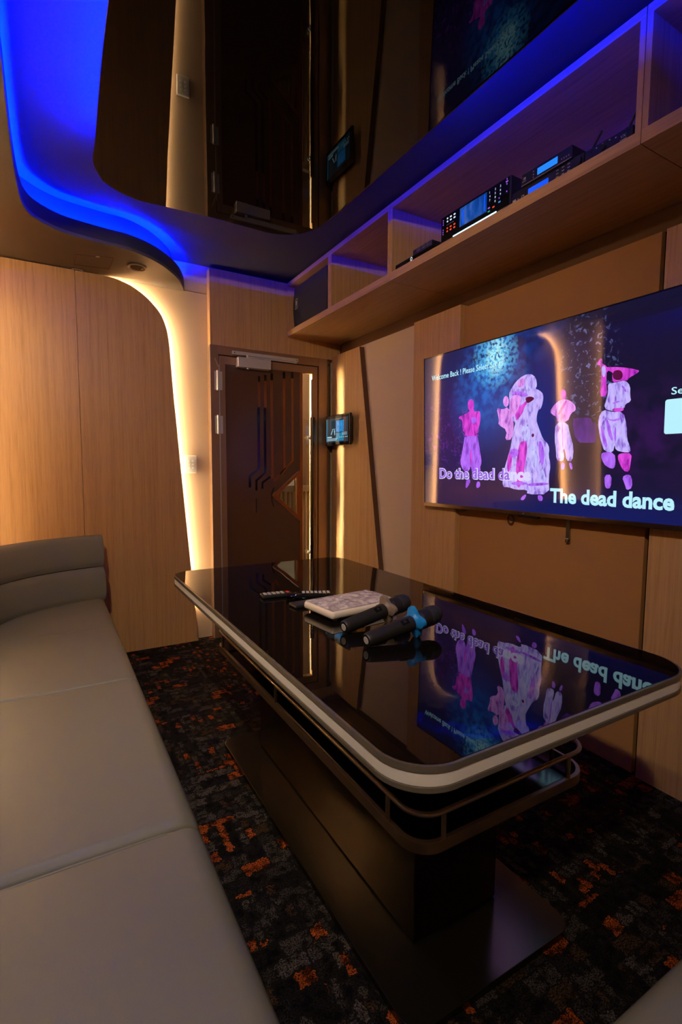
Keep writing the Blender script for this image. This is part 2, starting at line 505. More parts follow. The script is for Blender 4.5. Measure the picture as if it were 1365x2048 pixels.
# ------------------------------------------------------------------ mesh builder
class MB:
    def __init__(self):
        self.v, self.f, self.mi, self.uv = [], [], [], {}

    def add(self, vs, fs, mi=0, mat=None):
        b = len(self.v)
        for p in vs:
            p = Vector(p)
            self.v.append(mat @ p if mat is not None else p)
        for f in fs:
            self.f.append([b + i for i in f])
            self.mi.append(mi)
        return self

    def box(self, x0, x1, y0, y1, z0, z1, mi=0, mat=None):
        vs = [(x, y, z) for z in (z0, z1) for y in (y0, y1) for x in (x0, x1)]
        fs = [(0, 2, 3, 1), (4, 5, 7, 6), (0, 1, 5, 4), (2, 6, 7, 3), (0, 4, 6, 2), (1, 3, 7, 5)]
        return self.add(vs, fs, mi, mat)

    def rbox(self, x0, x1, y0, y1, z0, z1, r, seg=3, mi=0, mat=None):
        bm = bmesh.new()
        t = MB().box(x0, x1, y0, y1, z0, z1)
        vv = [bm.verts.new(p) for p in t.v]
        for f in t.f:
            bm.faces.new([vv[i] for i in f])
        bmesh.ops.bevel(bm, geom=list(bm.edges), offset=r, segments=seg, affect='EDGES', profile=0.5)
        bm.verts.index_update()
        self.add([v.co.copy() for v in bm.verts], [[v.index for v in f.verts] for f in bm.faces], mi, mat)
        bm.free()
        return self

    def prism(self, poly, a0, a1, axis='Z', mi=0, mat=None, side=None):
        """poly: 2-D outline; axis Z -> (x,y), X -> (y,z), Y -> (x,z)"""
        n = len(poly)

        def P(q, a):
            return {'Z': (q[0], q[1], a), 'X': (a, q[0], q[1]), 'Y': (q[0], a, q[1])}[axis]
        vs = [P(q, a0) for q in poly] + [P(q, a1) for q in poly]
        self.add(vs, [list(range(n))[::-1], list(range(n, 2 * n))], mi, mat)
        b = len(self.v) - 2 * n
        for i in range(n):
            j = (i + 1) % n
            self.f.append([b + i, b + j, b + n + j, b + n + i])
            self.mi.append(mi if side is None else side)
        return self

    def ribbon(self, path, offs, z0, z1, mi=0):
        """wall of given thickness along an open plan path: offs = (left, right) normal offsets"""
        L = offset_path(path, offs[0])
        Rr = offset_path(path, offs[1])
        n = len(path)
        vs = []
        for a, b in zip(L, Rr):
            vs += [(a[0], a[1], z0), (b[0], b[1], z0), (b[0], b[1], z1), (a[0], a[1], z1)]
        fs = [(0, 3, 2, 1), (4 * n - 4, 4 * n - 3, 4 * n - 2, 4 * n - 1)]
        for i in range(n - 1):
            for k in range(4):
                fs.append((4 * i + k, 4 * i + (k + 1) % 4, 4 * i + 4 + (k + 1) % 4, 4 * i + 4 + k))
        return self.add(vs, fs, mi)

    def tube(self, path, r, seg=10, closed=False, mi=0, mat=None):
        path = [Vector(p) for p in path]
        n = len(path)
        rings = []
        up = None
        for i, p in enumerate(path):
            a = path[(i - 1) % n] if (closed or i > 0) else p
            b = path[(i + 1) % n] if (closed or i < n - 1) else p
            t = (b - a).normalized()
            if up is None:
                up = Vector((0, 0, 1)) if abs(t.z) < 0.9 else Vector((1, 0, 0))
            s = t.cross(up).normalized()
            up = s.cross(t).normalized()
            rr = r[i] if isinstance(r, (list, tuple)) else r
            rings.append([p + rr * (cos(2 * pi * k / seg) * s + sin(2 * pi * k / seg) * up) for k in range(seg)])
        vs = [q for g in rings for q in g]
        fs = []
        for i in range(n if closed else n - 1):
            j = (i + 1) % n
            for k in range(seg):
                fs.append((i * seg + k, i * seg + (k + 1) % seg, j * seg + (k + 1) % seg, j * seg + k))
        if not closed:
            fs.append(list(range(seg))[::-1])
            fs.append([(n - 1) * seg + k for k in range(seg)])
        return self.add(vs, fs, mi, mat)

    def lathe(self, prof, mat, seg=28, mi=0):
        """prof: (radius, distance along local Z)"""
        vs = []
        for r, z in prof:
            vs += [(r * cos(2 * pi * k / seg), r * sin(2 * pi * k / seg), z) for k in range(seg)]
        fs = []
        for i in range(len(prof) - 1):
            for k in range(seg):
                fs.append((i * seg + k, i * seg + (k + 1) % seg, (i + 1) * seg + (k + 1) % seg, (i + 1) * seg + k))
        fs.append(list(range(seg))[::-1])
        fs.append([(len(prof) - 1) * seg + k for k in range(seg)])
        return self.add(vs, fs, mi, mat)

    def build(self, name, mats, parent=None, smooth=True, angle=35, bevel=0.0, origin=None):
        if isinstance(mats, str):
            mats = [mats]
        off = Vector((0, 0, 0))
        if parent is not None:
            off = Vector(parent['_o'])
        elif origin is not None:
            off = Vector(origin)
        else:
            xs = [p.x for p in self.v]
            ys = [p.y for p in self.v]
            zs = [p.z for p in self.v]
            off = Vector(((min(xs) + max(xs)) / 2, (min(ys) + max(ys)) / 2, min(zs)))
        me = bpy.data.meshes.new(name)
        me.from_pydata([tuple(p - off) for p in self.v], [], self.f)
        for k in mats:
            me.materials.append(M[k])
        for i, pl in enumerate(me.polygons):
            pl.material_index = self.mi[i]
        bm = bmesh.new()
        bm.from_mesh(me)
        bmesh.ops.recalc_face_normals(bm, faces=list(bm.faces))
        if bevel:
            ed = [e for e in bm.edges if len(e.link_faces) == 2 and e.calc_face_angle(0) > R(40)]
            bmesh.ops.bevel(bm, geom=ed, offset=bevel, segments=2, affect='EDGES', profile=0.5, clamp_overlap=True)
        bm.to_mesh(me)
        bm.free()
        if smooth:
            me.polygons.foreach_set('use_smooth', [True] * len(me.polygons))
            me.set_sharp_from_angle(angle=R(angle))
        o = bpy.data.objects.new(name, me)
        COL.objects.link(o)
        if smooth:
            wn = o.modifiers.new('weighted_normals', 'WEIGHTED_NORMAL')
            wn.keep_sharp = True
            wn.weight = 90
        if parent is not None:
            o.parent = parent
            o['_o'] = tuple(off)
        else:
            o.location = off
            o['_o'] = tuple(off)
        return o


def offset_path(path, d):
    out = []
    n = len(path)
    for i, p in enumerate(path):
        a = Vector(path[max(0, i - 1)])
        b = Vector(path[min(n - 1, i + 1)])
        t = (b - a)
        t.normalize()
        out.append((p[0] - t.y * d, p[1] + t.x * d))
    return out


def smooth_path(pts, n=8):
    """Catmull-Rom through 2-D points"""
    P = [Vector(p) for p in pts]
    P = [P[0] * 2 - P[1]] + P + [P[-1] * 2 - P[-2]]
    out = []
    for i in range(1, len(P) - 2):
        for k in range(n):
            t = k / n
            a, b, c, d = P[i - 1:i + 3]
            q = 0.5 * ((2 * b) + (c - a) * t + (2 * a - 5 * b + 4 * c - d) * t * t + (3 * b - a - 3 * c + d) * t ** 3)
            out.append(tuple(q))
    out.append(tuple(P[-2]))
    return out


def rrect(x0, x1, y0, y1, r, seg=8):
    out = []
    rs = r if isinstance(r, (list, tuple)) else [r] * 4   # order: x1y0, x1y1, x0y1, x0y0
    for (cx, cy, a0), q in zip(((x1, y0, -pi / 2), (x1, y1, 0), (x0, y1, pi / 2), (x0, y0, pi)), rs):
        sx = -1 if cx == x1 else 1
        sy = -1 if cy == y1 else 1
        for k in range(seg + 1):
            a = a0 + pi / 2 * k / seg
            out.append((cx + sx * q + q * cos(a), cy + sy * q + q * sin(a)))
    return out


def empty(name, loc, label=None, cat=None, group=None, kind=None):
    o = bpy.data.objects.new(name, None)
    COL.objects.link(o)
    o.location = loc
    o.empty_display_size = 0.05
    o['_o'] = tuple(loc)
    return tag(o, label, cat, group, kind)


def tag(o, label=None, cat=None, group=None, kind=None):
    if label:
        o['label'] = label
    if cat:
        o['category'] = cat
    if group:
        o['group'] = group
    if kind:
        o['kind'] = kind
    return o


def text_mb(txt, size, width=None, offset=0.0, spacing=1.0):
    """letters as flat faces in local XY, left edge and baseline at 0; returned as (verts, faces)"""
    c = bpy.data.curves.new('lettering', 'FONT')
    c.body = txt
    c.size = size
    c.offset = offset
    c.space_character = spacing
    c.resolution_u = 3
    o = bpy.data.objects.new('lettering', c)
    COL.objects.link(o)
    dg = bpy.context.evaluated_depsgraph_get()
    dg.update()
    me = bpy.data.meshes.new_from_object(o.evaluated_get(dg))
    vs = [v.co.copy() for v in me.vertices]
    fs = [list(p.vertices) for p in me.polygons]
    bpy.data.objects.remove(o)
    bpy.data.curves.remove(c)
    bpy.data.meshes.remove(me)
    x0 = min(v.x for v in vs)
    x1 = max(v.x for v in vs)
    k = width / (x1 - x0) if width else 1.0
    return [Vector(((v.x - x0) * k, v.y, 0)) for v in vs], fs


# ================================================================== THE ROOM
XL, YB, XR = -0.45, -0.48, 1.99          # left wall, back wall, television wall
YW = 3.495                                # painted wall beside the door
YP = 3.445                                # face of the wood panels on that wall
ZS, ZC, ZG = 2.367, 2.555, 2.435          # soffit, upper ceiling, gloss ceiling

tag(MB().box(XL - .1, XR + .1, YB - .1, 4.5, -0.05, 0).build('floor', 'carpet', origin=(0, 0, 0)), kind='structure')
tag(MB().box(XL - .1, XR + .1, YB - .1, 4.5, ZC, ZC + .05).build('ceiling', 'ceil', origin=(0, 0, ZC)), kind='structure')
tag(MB().box(XL - .06, XL, YB - .06, YW, 0, ZC).build('wall_left', 'beige', origin=(XL, 0, 0)), kind='structure')
tag(MB().box(XL, XR, YB - .06, YB, 0, ZC).build('wall_back', 'beige', origin=(0, YB, 0)), kind='structure')
tag(MB().box(XR, XR + .06, YB - .06, YW + .06, 0, ZC).build('wall_right', 'dark_edge', origin=(XR, 0, 0)), kind='structure')
# far wall: left of the door, above it, right of it
w = MB().box(XL - .06, 0.969, YW, YW + .06, 0, ZC)
w.box(0.969, XR, YW, YW + .06, 2.03, ZC).box(1.905, XR, YW, YW + .06, 0, 2.03)
tag(w.build('wall_far', 'beige', origin=(0, YW, 0)), kind='structure')
# narrow seam in the paint above the soffit line
tag(MB().box(0.80, 0.968, YW - .0015, YW, 2.373, 2.376).build('trim_1', 'dark_edge'), kind='structure')

# ---- soffit with the cove lip
curve = smooth_path([(-.073, -.48), (-.073, .6), (-.073, 1.77), (-.074, 2.30), (-.066, 2.62), (-.046, 2.78), (0.004, 2.874), (.111, 2.955),
                     (.288, 2.990), (.44, 3.010), (.592, 3.105), (.728, 3.275), (.808, 3.455), (.812, 3.493)], 6)
poly = curve + [(XL + .001, 3.493), (XL + .001, -.478)]
tag(MB().prism(poly, ZS, ZS + .018, 'Z').build('trim_2', 'soffit', bevel=0.002, origin=(0, 0, ZS)), kind='structure')
tag(MB().ribbon(curve, (0.0, 0.016), ZS + .018, ZS + .083).build('trim_3', 'ceil', origin=(0, 0, ZS)), kind='structure')
back = offset_path(curve, 0.062)
poly = [p for p in back if p[1] < 3.40] + [(0.70, 3.493), (XL + .001, 3.493), (XL + .001, -.478)]
tag(MB().prism(poly, ZS + .018, ZC, 'Z').build('trim_4', 'ceil', origin=(0, 0, ZS)), kind='structure')
a = offset_path(curve, 0.030)
i1 = max(i for i, p in enumerate(a) if p[1] < 3.38)
s = MB().ribbon(a[:i1], (-.006, .006), ZS + .020, ZS + .028)
tag(s.build('cove_light_strip', 'led_blue', origin=(0, 0, ZS)), 'blue light strip hidden in the trough of the grey ceiling soffit', 'light strip')

# ---- gloss ceiling panel, hung below the upper ceiling
gp = rrect(0.184, 1.262, -0.44, 2.585, [0.03, 0.17, 0.30, 0.03], 12)
# soften the far left corner into the long sweep of the photograph
gp = smooth_path([(.184, 0.2), (.184, 1.2), (.186, 1.75), (.199, 2.216), (.200, 2.345), (.222, 2.43), (.270, 2.515), (.392, 2.578), (.514, 2.577), (.735, 2.566),
                  (.95, 2.571), (1.06, 2.571), (1.135, 2.545), (1.193, 2.497), (1.235, 2.42), (1.254, 2.331), (1.262, 2.1), (1.259, 1.646), (1.256, 0.9), (1.256, 0.2)], 6)
gp = gp + [(1.256, -.44), (.184, -.44)]
g = empty('ceiling_panel', (0.72, 1.1, ZG), 'large glossy black ceiling panel with rounded corners that mirrors the room', 'ceiling panel')
MB().prism(gp, ZG, ZG + .012, 'Z').build('panel_film', 'gloss_ceiling', g, bevel=0.0015)
for hx, hy in ((.35, 0.2), (1.1, 0.2), (.45, 2.2), (1.05, 2.2)):
    MB().tube([(hx, hy, ZG + .012), (hx, hy, ZC)], 0.006).build('hanger_rod', 'steel', g)
s = MB().box(.206, .218, -.40, 2.34, ZG + .0125, ZG + .020)
tag(s.build('cove_light_strip', 'led_blue_high', origin=(.21, 1, ZG + .0125)), 'blue light strip along the left edge on top of the glossy black ceiling panel', 'light strip')
s = MB().box(1.225, 1.233, -.40, 1.55, ZG + .0125, ZG + .018)
tag(s.build('cove_light_strip', 'led_blue_low', origin=(1.229, 1, ZG + .0125)), 'blue light strip along the shelf-side edge on top of the glossy black ceiling panel', 'light strip')

# ---- wood panels beside the door (the lit curved edge)
edge = smooth_path([(.176, 2.360), (.30, 2.360), (.395, 2.354), (.485, 2.328), (.560, 2.284), (.600, 2.250), (.630, 2.220), (.660, 2.180), (.682, 2.130), (.697, 2.075),
                    (.706, 2.012), (.713, 1.914), (.726, 1.696), (.741, 1.506), (.755, 1.314), (.770, 1.120), (.859, 0.0)], 5)
pan = MB().prism(edge + [(.1775, 0.0), (.1775, 2.36)], YP, YP + .018, 'Y')
tag(pan.build('wall_panel', 'wood_v', bevel=0.001), 'oak wall panel with a curved glowing edge beside the door', 'wall panel')
pan = MB().box(XL + .002, .1745, YP, YP + .018, 0, 2.362)
tag(pan.build('wall_panel', 'wood_v', bevel=0.001), 'oak wall panel at the far left corner behind the sofa backrest', 'wall panel')
# battens that carry the panels
bt = MB().box(-.38, -.33, YP + .018, YW, 0.02, 2.3).box(.12, .165, YP + .018, YW, .02, 2.3)
tag(bt.build('trim_5', 'dark_edge'), kind='structure')


def edge_strip(name, path, d, w0, w1, axis, label):
    """a light strip fixed behind a panel, set in from its edge; path is (across, z)"""
    q = offset_path(path, -d)
    mb = MB()
    vs = []
    for a_, z_ in q:
        for w_ in (w0, w1):
            vs.append((a_, w_, z_) if axis == 'Y' else (w_, a_, z_))
    q2 = offset_path(path, -d - .004)
    for a_, z_ in q2:
        for w_ in (w0, w1):
            vs.append((a_, w_, z_) if axis == 'Y' else (w_, a_, z_))
    n = len(path)
    fs = []
    for i in range(n - 1):
        o = 2 * n
        fs += [(2 * i, 2 * i + 1, 2 * i + 3, 2 * i + 2), (o + 2 * i, o + 2 * i + 2, o + 2 * i + 3, o + 2 * i + 1),
               (2 * i, 2 * i + 2, o + 2 * i + 2, o + 2 * i), (2 * i + 1, o + 2 * i + 1, o + 2 * i + 3, 2 * i + 3)]
    mb.add(vs, fs)
    o_ = mb.build(name, 'led_warm', origin=(vs[0][0], vs[0][1], 0))
    return tag(o_, label, 'light strip')


lp = [p for p in edge if p[0] > .36 and p[1] > 0.02]
edge_strip('edge_light_strip', lp, 0.012, YP + .019, YP + .030, 'Y', 'warm light strip glowing behind the curved edge of the oak panel by the door')

# ---- left wall: the same two panels, seen only mirrored in the television
XP = XL + .05
e2 = [(3.445 - (q[0] - .176) * .62, q[1]) for q in edge]
pan = MB().prism([(3.440, 0.0), (3.440, 2.36)] + [q for q in e2 if q[0] < 3.43], XP - .018, XP, 'X')
tag(pan.build('wall_panel', 'wood_v', bevel=0.001), 'oak corner panel with a glowing slanted edge on the left wall', 'wall panel')
lp2 = [(-q[0], q[1]) for q in e2 if q[0] < 3.36 and q[1] > .02]
q = offset_path(lp2, -.012)
q2 = offset_path(lp2, -.016)
vs = []
for pth in (q, q2):
    for a_, z_ in pth:
        vs += [(XP - .030, -a_, z_), (XP - .019, -a_, z_)]
n = len(lp2)
fs = []
for i in range(n - 1):
    o = 2 * n
    fs += [(2 * i, 2 * i + 1, 2 * i + 3, 2 * i + 2), (o + 2 * i, o + 2 * i + 2, o + 2 * i + 3, o + 2 * i + 1),
           (2 * i, 2 * i + 2, o + 2 * i + 2, o + 2 * i), (2 * i + 1, o + 2 * i + 1, o + 2 * i + 3, 2 * i + 3)]
tag(MB().add(vs, fs).build('edge_light_strip', 'led_side', origin=(XL, 3.0, 0)), 'warm light strip behind the slanted panel edge on the left wall', 'light strip')
pan = MB().box(XP - .018, XP, -.46, 2.665, 0, 2.362)
tag(pan.build('wall_panel', 'wood_v', bevel=0.001), 'long oak panel on the left wall above the sofa', 'wall panel')
s = MB().box(XP - .030, XP - .019, 2.646, 2.650, .05, 2.30)
tag(s.build('edge_light_strip', 'led_side', origin=(XL, 2.648, 0)), 'warm upright light strip at the far edge of the long oak panel above the sofa', 'light strip')
pan = MB().box(XL + .06, XR - .06, YB + .02, YB + .04, 0, 2.36)
tag(pan.build('wall_panel', 'wood_v', bevel=0.001), 'oak panel covering the back wall', 'wall panel')

# ---- header over the door
hd = MB().box(0.972, 1.984, 3.430, YW - .002, 2.032, 2.528)
tag(hd.build('door_header', 'wood_v', bevel=0.001), 'oak header panel above the bronze door', 'panel')

# ================================================================== DOOR
YD = 3.430
d = empty('door_1', (1.42, YD, 0), kind='structure')
LY = YD + .004
fr = MB().box(0.969, 1.026, YD, YW + .06, 0, 2.032)
fr.box(1.797, 1.871, YD, YW + .06, 0, 2.032)
fr.box(1.026, 1.797, YD, YW + .06, 1.972, 2.032)
fr.box(1.871, 1.905, YD + .025, YW + .06, 0, 2.032)
fr.box(1.026, 1.046, LY + .044, YW + .05, 0, 1.972).box(1.776, 1.797, LY + .044, YW + .05, 0, 1.972).box(1.046, 1.776, LY + .044, YW + .05, 1.952, 1.972)
fr.build('door_frame', 'frame_bronze', d, bevel=0.002)
MB().box(0.9675, 0.9705, YD - .001, YD + .004, 0, 2.03).build('frame_edge_strip', 'satin', d)
leaf = MB()
leaf.box(1.033, 1.073, LY, LY + .042, .008, 1.966)            # hinge stile
leaf.box(1.073, 1.787, LY, LY + .042, 1.912, 1.966)           # top rail
leaf.box(1.741, 1.787, LY, LY + .042, .008, 1.912)            # lock stile
leaf.box(1.073, 1.741, LY, LY + .042, .008, .10)              # bottom rail
leaf.build('door_leaf', 'frame_bronze', d, bevel=0.0015)
pn = MB().prism([(1.073, .10), (1.640, .10), (1.640, .800), (1.408, 1.000), (1.640, 1.195), (1.640, 1.912), (1.073, 1.912)], LY + .006, LY + .036, 'Y')
pn.build('door_panel', 'door_bronze', d)
MB().box(1.663, 1.733, LY + .016, LY + .022, .10, 1.912).build('glass_strip', 'clear', d)
MB().box(1.640, 1.663, LY + .003, LY + .036, .10, 1.912).build('copper_strip', 'copper', d)
MB().box(1.733, 1.741, LY + .001, LY + .010, .10, 1.870).build('bright_strip', 'satin', d)


def band(pts, wd, y0, y1):
    """flat strip of constant width following (x, z) points"""
    L_ = offset_path(pts, wd / 2)
    R_ = offset_path(pts, -wd / 2)
    return MB().prism(L_ + R_[::-1], y0, y1, 'Y')


for pts, wd, mk in (
        ([(1.314, 1.633), (1.314, 1.196), (1.244, 1.146), (1.244, 1.064)], .018, 'strip_black'),
        ([(1.362, 1.633), (1.362, 1.171), (1.293, 1.112), (1.293, 1.042)], .017, 'strip_black'),
        ([(1.400, 1.140), (1.340, 1.098), (1.340, 1.055)], .015, 'strip_black'),
        ([(1.320, 1.815), (1.320, 1.640)], .016, 'copper'), ([(1.368, 1.825), (1.368, 1.640)], .018, 'copper'),
        ([(1.417, 1.835), (1.417, 1.125)], .019, 'copper'), ([(1.513, 1.855), (1.513, 1.20), (1.430, 1.11)], .019, 'copper'),
        ([(1.580, 1.862), (1.580, 1.26), (1.480, 1.155)], .017, 'copper'),
        ([(1.320, 1.855), (1.320, 1.818)], .016, 'strip_black'), ([(1.368, 1.868), (1.368, 1.828)], .018, 'strip_black'),
        ([(1.417, 1.884), (1.417, 1.838)], .019, 'strip_black'), ([(1.513, 1.903), (1.513, 1.858)], .019, 'strip_black'),
        ([(1.580, 1.909), (1.580, 1.865)], .017, 'strip_black'),
        ([(1.290, .985), (1.290, .88)], .004, 'strip_black'), ([(1.428, 1.06), (1.412, 1.02), (1.412, .97), (1.428, .92)], .006, 'strip_black')):
    band(pts, wd, LY + .0035, LY + .007).build('inlay_strip', mk, d)
tri_o = [(1.412, 1.000), (1.639, .806), (1.639, 1.190)]
tri_i = [(1.448, 1.000), (1.620, .853), (1.620, 1.146)]
tf = MB()
vs = [(x, y, z) for y in (LY - .002, LY + .040) for x, z in tri_o + tri_i]
fs = []
for i in range(3):
    j = (i + 1) % 3
    fs += [(i, j, 3 + j, 3 + i), (6 + i, 9 + i, 9 + j, 6 + j), (i, 6 + i, 6 + j, j), (3 + i, 3 + j, 9 + j, 9 + i)]
tf.add(vs, fs)
f_ = tf.build('window_frame', 'copper', d)
MB().prism(tri_i, LY + .034, LY + .038, 'Y').build('pane', 'tinted', f_)
MB().box(1.395, 1.407, LY + .042, 3.70, .76, 1.25).build('light_baffle', 'frame_bronze', d)  # unseen baffle added to keep the corridor lamp off the triangular pane
for z0, z1 in ((1.729, 1.862), (1.435, 1.563), (.30, .43)):
    h = MB().tube([(1.016, YD - .010, z0), (1.016, YD - .010, z1)], .0085, 14)
    h.box(1.016, 1.050, YD - .004, YD + .004, z0 + .004, z1 - .004).box(.996, 1.016, YD - .004, YD + .001, z0 + .004, z1 - .004)
    h.build('hinge', 'satin', d)
MB().box(1.0265, 1.0325, YD - .0008, YD + .02, .008, 1.90).build('hinge_line', 'satin', d)
# closer
cl = MB().rbox(1.147, 1.388, YD - .055, LY, 1.895, 1.962, .004).build('door_closer', 'satin', d)
c2 = MB().rbox(1.117, 1.613, YD - .030, YD - .001, 1.978, 2.003, .003)
c2.build('closer_track', 'satin', cl)
MB().tube([(1.222, YD - .030, 1.962), (1.222, YD - .030, 1.982)], .010, 14).build('spindle', 'satin', cl)
MB().tube([(1.222, YD - .030, 1.886), (1.222, YD - .030, 1.896)], .012, 14).build('spindle_cap', 'satin', cl)
MB().box(1.222, 1.585, YD - .026, YD - .020, 1.968, 1.977).build('closer_arm', 'satin', cl)
MB().box(1.575, 1.600, YD - .028, YD - .014, 1.966, 1.979).build('slide_block', 'satin', cl)
for hx in (1.130, 1.600):
    MB().tube([(hx, YD - .0305, 1.990), (hx, YD - .0295, 1.990)], .004, 10).build('screw', 'black', cl)
(MB().tube([(1.880, YD - .0015, 1.99), (1.880, YD + .003, 1.99)], .006, 12).build('screw_hole', 'black', d))
# loop of wire by the top hinge
MB().tube([(1.000, YD - .004, 1.945), (1.004, YD - .006, 1.935), (1.014, YD - .012, 1.905), (1.018, YD - .012, 1.892), (1.030, YD - .008, 1.899)], .0018, 6).build('wire', 'steel', d)
# pull handle
hx, hy = 1.716, YD - .052
hb = MB().tube([(hx, hy, .35), (hx, hy, 1.583)], .0165, 20).build('door_handle', 'bronze', d)
for hz in (.558, 1.435):
    mt = MB().tube([(hx, hy, hz), (hx, LY, hz)], .0085, 12)
    mt.tube([(hx, LY - .006, hz), (hx, LY, hz)], .014, 14)
    mt.build('handle_mount', 'satin', hb)

# corridor seen through the triangular window
tag(MB().box(XR + .06, 3.2, 3.56, 4.5, -0.05, 0).build('floor.001', 'carpet', origin=(2.5, 4, 0)), kind='structure')
tag(MB().box(.9, 3.2, 4.40, 4.46, 0, ZC).build('wall_corridor', 'cream', origin=(2, 4.4, 0)), kind='structure')
b = empty('balustrade', (2.0, 4.2, 0), 'dark slatted balustrade in the corridor behind the triangular door window', 'balustrade')
MB().box(1.0, 3.0, 4.18, 4.22, .99, 1.045).build('top_rail', 'slat', b)
MB().box(1.0, 3.0, 4.18, 4.22, .02, .07).build('bottom_rail', 'slat', b)
sl = MB()
for k in range(48):
    sl.box(1.02 + k * .041, 1.033 + k * .041, 4.185, 4.205, .07, .99)
sl.build('slats', 'slat', b)
MB().box(1.0, 3.0, 4.225, 4.235, .0, 1.03).build('back_board', 'beige', b)
tag(MB().box(2.04, 3.0, 4.385, 4.40, 0, 2.5).build('trim_8', 'dark_edge'), kind='structure')
ld = bpy.data.lights.new('corridor_lamp', 'AREA')
ld.shape = 'RECTANGLE'
ld.energy = CORRIDOR
ld.color = (1, .80, .42)
ld.size, ld.size_y = .34, 2.0
ld.spread = R(58)
lo = bpy.data.objects.new('corridor_lamp', ld)
COL.objects.link(lo)
lo.location = (1.10, 3.82, 1.25)
lo.rotation_euler = Vector((.56, -.33, 0)).to_track_quat('-Z', 'Y').to_euler()

ld = bpy.data.lights.new('corridor_ceiling_lamp', 'AREA')
ld.energy = 45
ld.color = (.95, .95, .85)
ld.size = .3
lo = bpy.data.objects.new('corridor_ceiling_lamp', ld)
COL.objects.link(lo)
lo.location = (1.7, 3.95, 2.5)

# ================================================================== TELEVISION WALL
pl = MB().prism([(3.415, 0.0), (3.415, 2.052), (3.029, 2.052), (2.666, 0.0)], 1.905, 1.945, 'X', 0)
# shade on the long slanted side is put into its dark brown colour
for i, f in enumerate(pl.f):
    c = sum((pl.v[k] for k in f), Vector()) / len(f)
    if len(f) == 4 and i >= 2 and abs(c.x - 1.925) < .001 and 2.7 < c.y < 3.0 and c.z > .5 and c.z < 1.6:
        pl.mi[i] = 1
tag(pl.build('wall_panel', ['wood_v', 'dark_edge'], bevel=0.0008), 'slanted oak panel carrying the tablet next to the door', 'wall panel')
tag(MB().box(1.945, 1.985, 2.44, 3.42, 0, 2.068).build('wall_panel', 'fabric_light', bevel=0.0008), 'beige fabric panel behind the slanted oak panel', 'wall panel')
tag(MB().box(1.930, 1.985, 2.058, 2.453, 0, 2.076).build('wall_panel', 'wood_v', bevel=0.0008), 'narrow upright oak panel at the left end of the television', 'wall panel')
tag(MB().box(1.960, 1.985, 1.056, 2.083, 0, 2.066).build('wall_panel', 'fabric', bevel=0.0008), 'wide tan fabric panel behind the television', 'wall panel')
tag(MB().box(1.945, 1.985, -.44, 1.032, 0, 2.062).build('wall_panel', 'wood_v', bevel=0.0008), 'oak panel at the right edge under the shelf', 'wall panel')
tag(MB().box(1.9855, 1.9895, 1.0, 2.12, 0, 2.07).build('trim_6', 'gap_black'), kind='structure')
for yy, zz in ((2.0845, 1.95), (1.044, 1.90)):
    tag(MB().box(1.978, 1.984, yy - .006, yy + .006, zz, zz + .025).build('trim_7', 'satin' if yy > 2 else 'gap_black'), kind='structure')

# ================================================================== SHELF UNITS
FX, ZB, ZT, TH = 1.537, 2.154, 2.530, .040


def shelf_unit(y0, y1, label, divs=(), name='shelf_unit'):
    r = empty(name, (1.75, (y0 + y1) / 2, ZB), label, 'shelf', 'open oak shelf units above the television')
    MB().box(FX, 1.984, y0, y1, ZB, ZB + TH).build('bottom_board', 'wood_y', r, bevel=0.001)
    MB().box(FX, 1.984, y0, y1, ZT - .028, ZT).build('top_board', 'wood_y', r, bevel=0.001)
    for a_, b_ in ((y0, y0 + .018), (y1 - .018, y1)):
        MB().box(FX + .0005, 1.970, a_, b_, ZB + TH, ZT - .028).build('side_board', 'wood_v', r, bevel=0.0008)
    for a_, b_ in divs:
        MB().box(FX + .0005, 1.970, a_, b_, ZB + TH, ZT - .028).build('divider', 'wood_v', r, bevel=0.0008)
    MB().box(1.970, 1.984, y0, y1, ZB + TH, ZT - .028).build('back_board', 'wood_y', r)
    return r


shelf_unit(2.164, 3.428, 'open oak shelf unit next to the door, holding the loudspeaker', [(2.790, 2.817), (2.772, 2.790)])
shelf_unit(.906, 2.162, 'long middle oak shelf unit holding the karaoke electronics')
shelf_unit(-.40, .904, 'oak shelf unit at the upper right corner of the photo')
ZF = ZB + TH   # shelf floor

# ------------------------------------------------------------------ loudspeaker
r = empty('loudspeaker', (1.68, 3.14, ZF), 'black loudspeaker lying in the shelf cubby next to the door', 'speaker')


def arc(y, z0, z1, bow, n=10):
    return [(y + bow * sin(pi * k / n), z0 + (z1 - z0) * k / n) for k in range(n + 1)]


MB().rbox(1.60, 1.86, 2.850, 3.400, ZF, 2.497, .012).build('cabinet', 'black', r)
gr = arc(2.898, 2.204, 2.490, -.004) + arc(3.385, 2.490, 2.204, .026)
MB().prism(gr, 1.574, 1.602, 'X').build('grille', 'mesh', r, bevel=0.006)
MB().prism(arc(2.860, 2.200, 2.494, -.012) + arc(2.896, 2.494, 2.200, -.004), 1.580, 1.604, 'X').build('side_trim', 'black', r, bevel=0.003)
bd = MB().box(1.5715, 1.5745, 3.330, 3.368, 2.335, 2.405).build('badge', 'black_gloss', r)
q = MB()
for y0, y1, z0, z1 in ((3.330, 3.368, 2.335, 2.338), (3.330, 3.368, 2.402, 2.405), (3.330, 3.333, 2.335, 2.405), (3.365, 3.368, 2.335, 2.405),
                       (3.343, 3.354, 2.360, 2.392), (3.345, 3.352, 2.347, 2.355)):
    q.box(1.5708, 1.5716, y0, y1, z0, z1)
q.build('emblem', 'mark_white', bd)


# device helper: everything faces -X, so 'right' in the photo is smaller y
def plate(mb, y0, y1, z0, z1, x, t=.0012, mi=0):
    mb.box(x - t, x, min(y0, y1), max(y0, y1), z0, z1, mi)


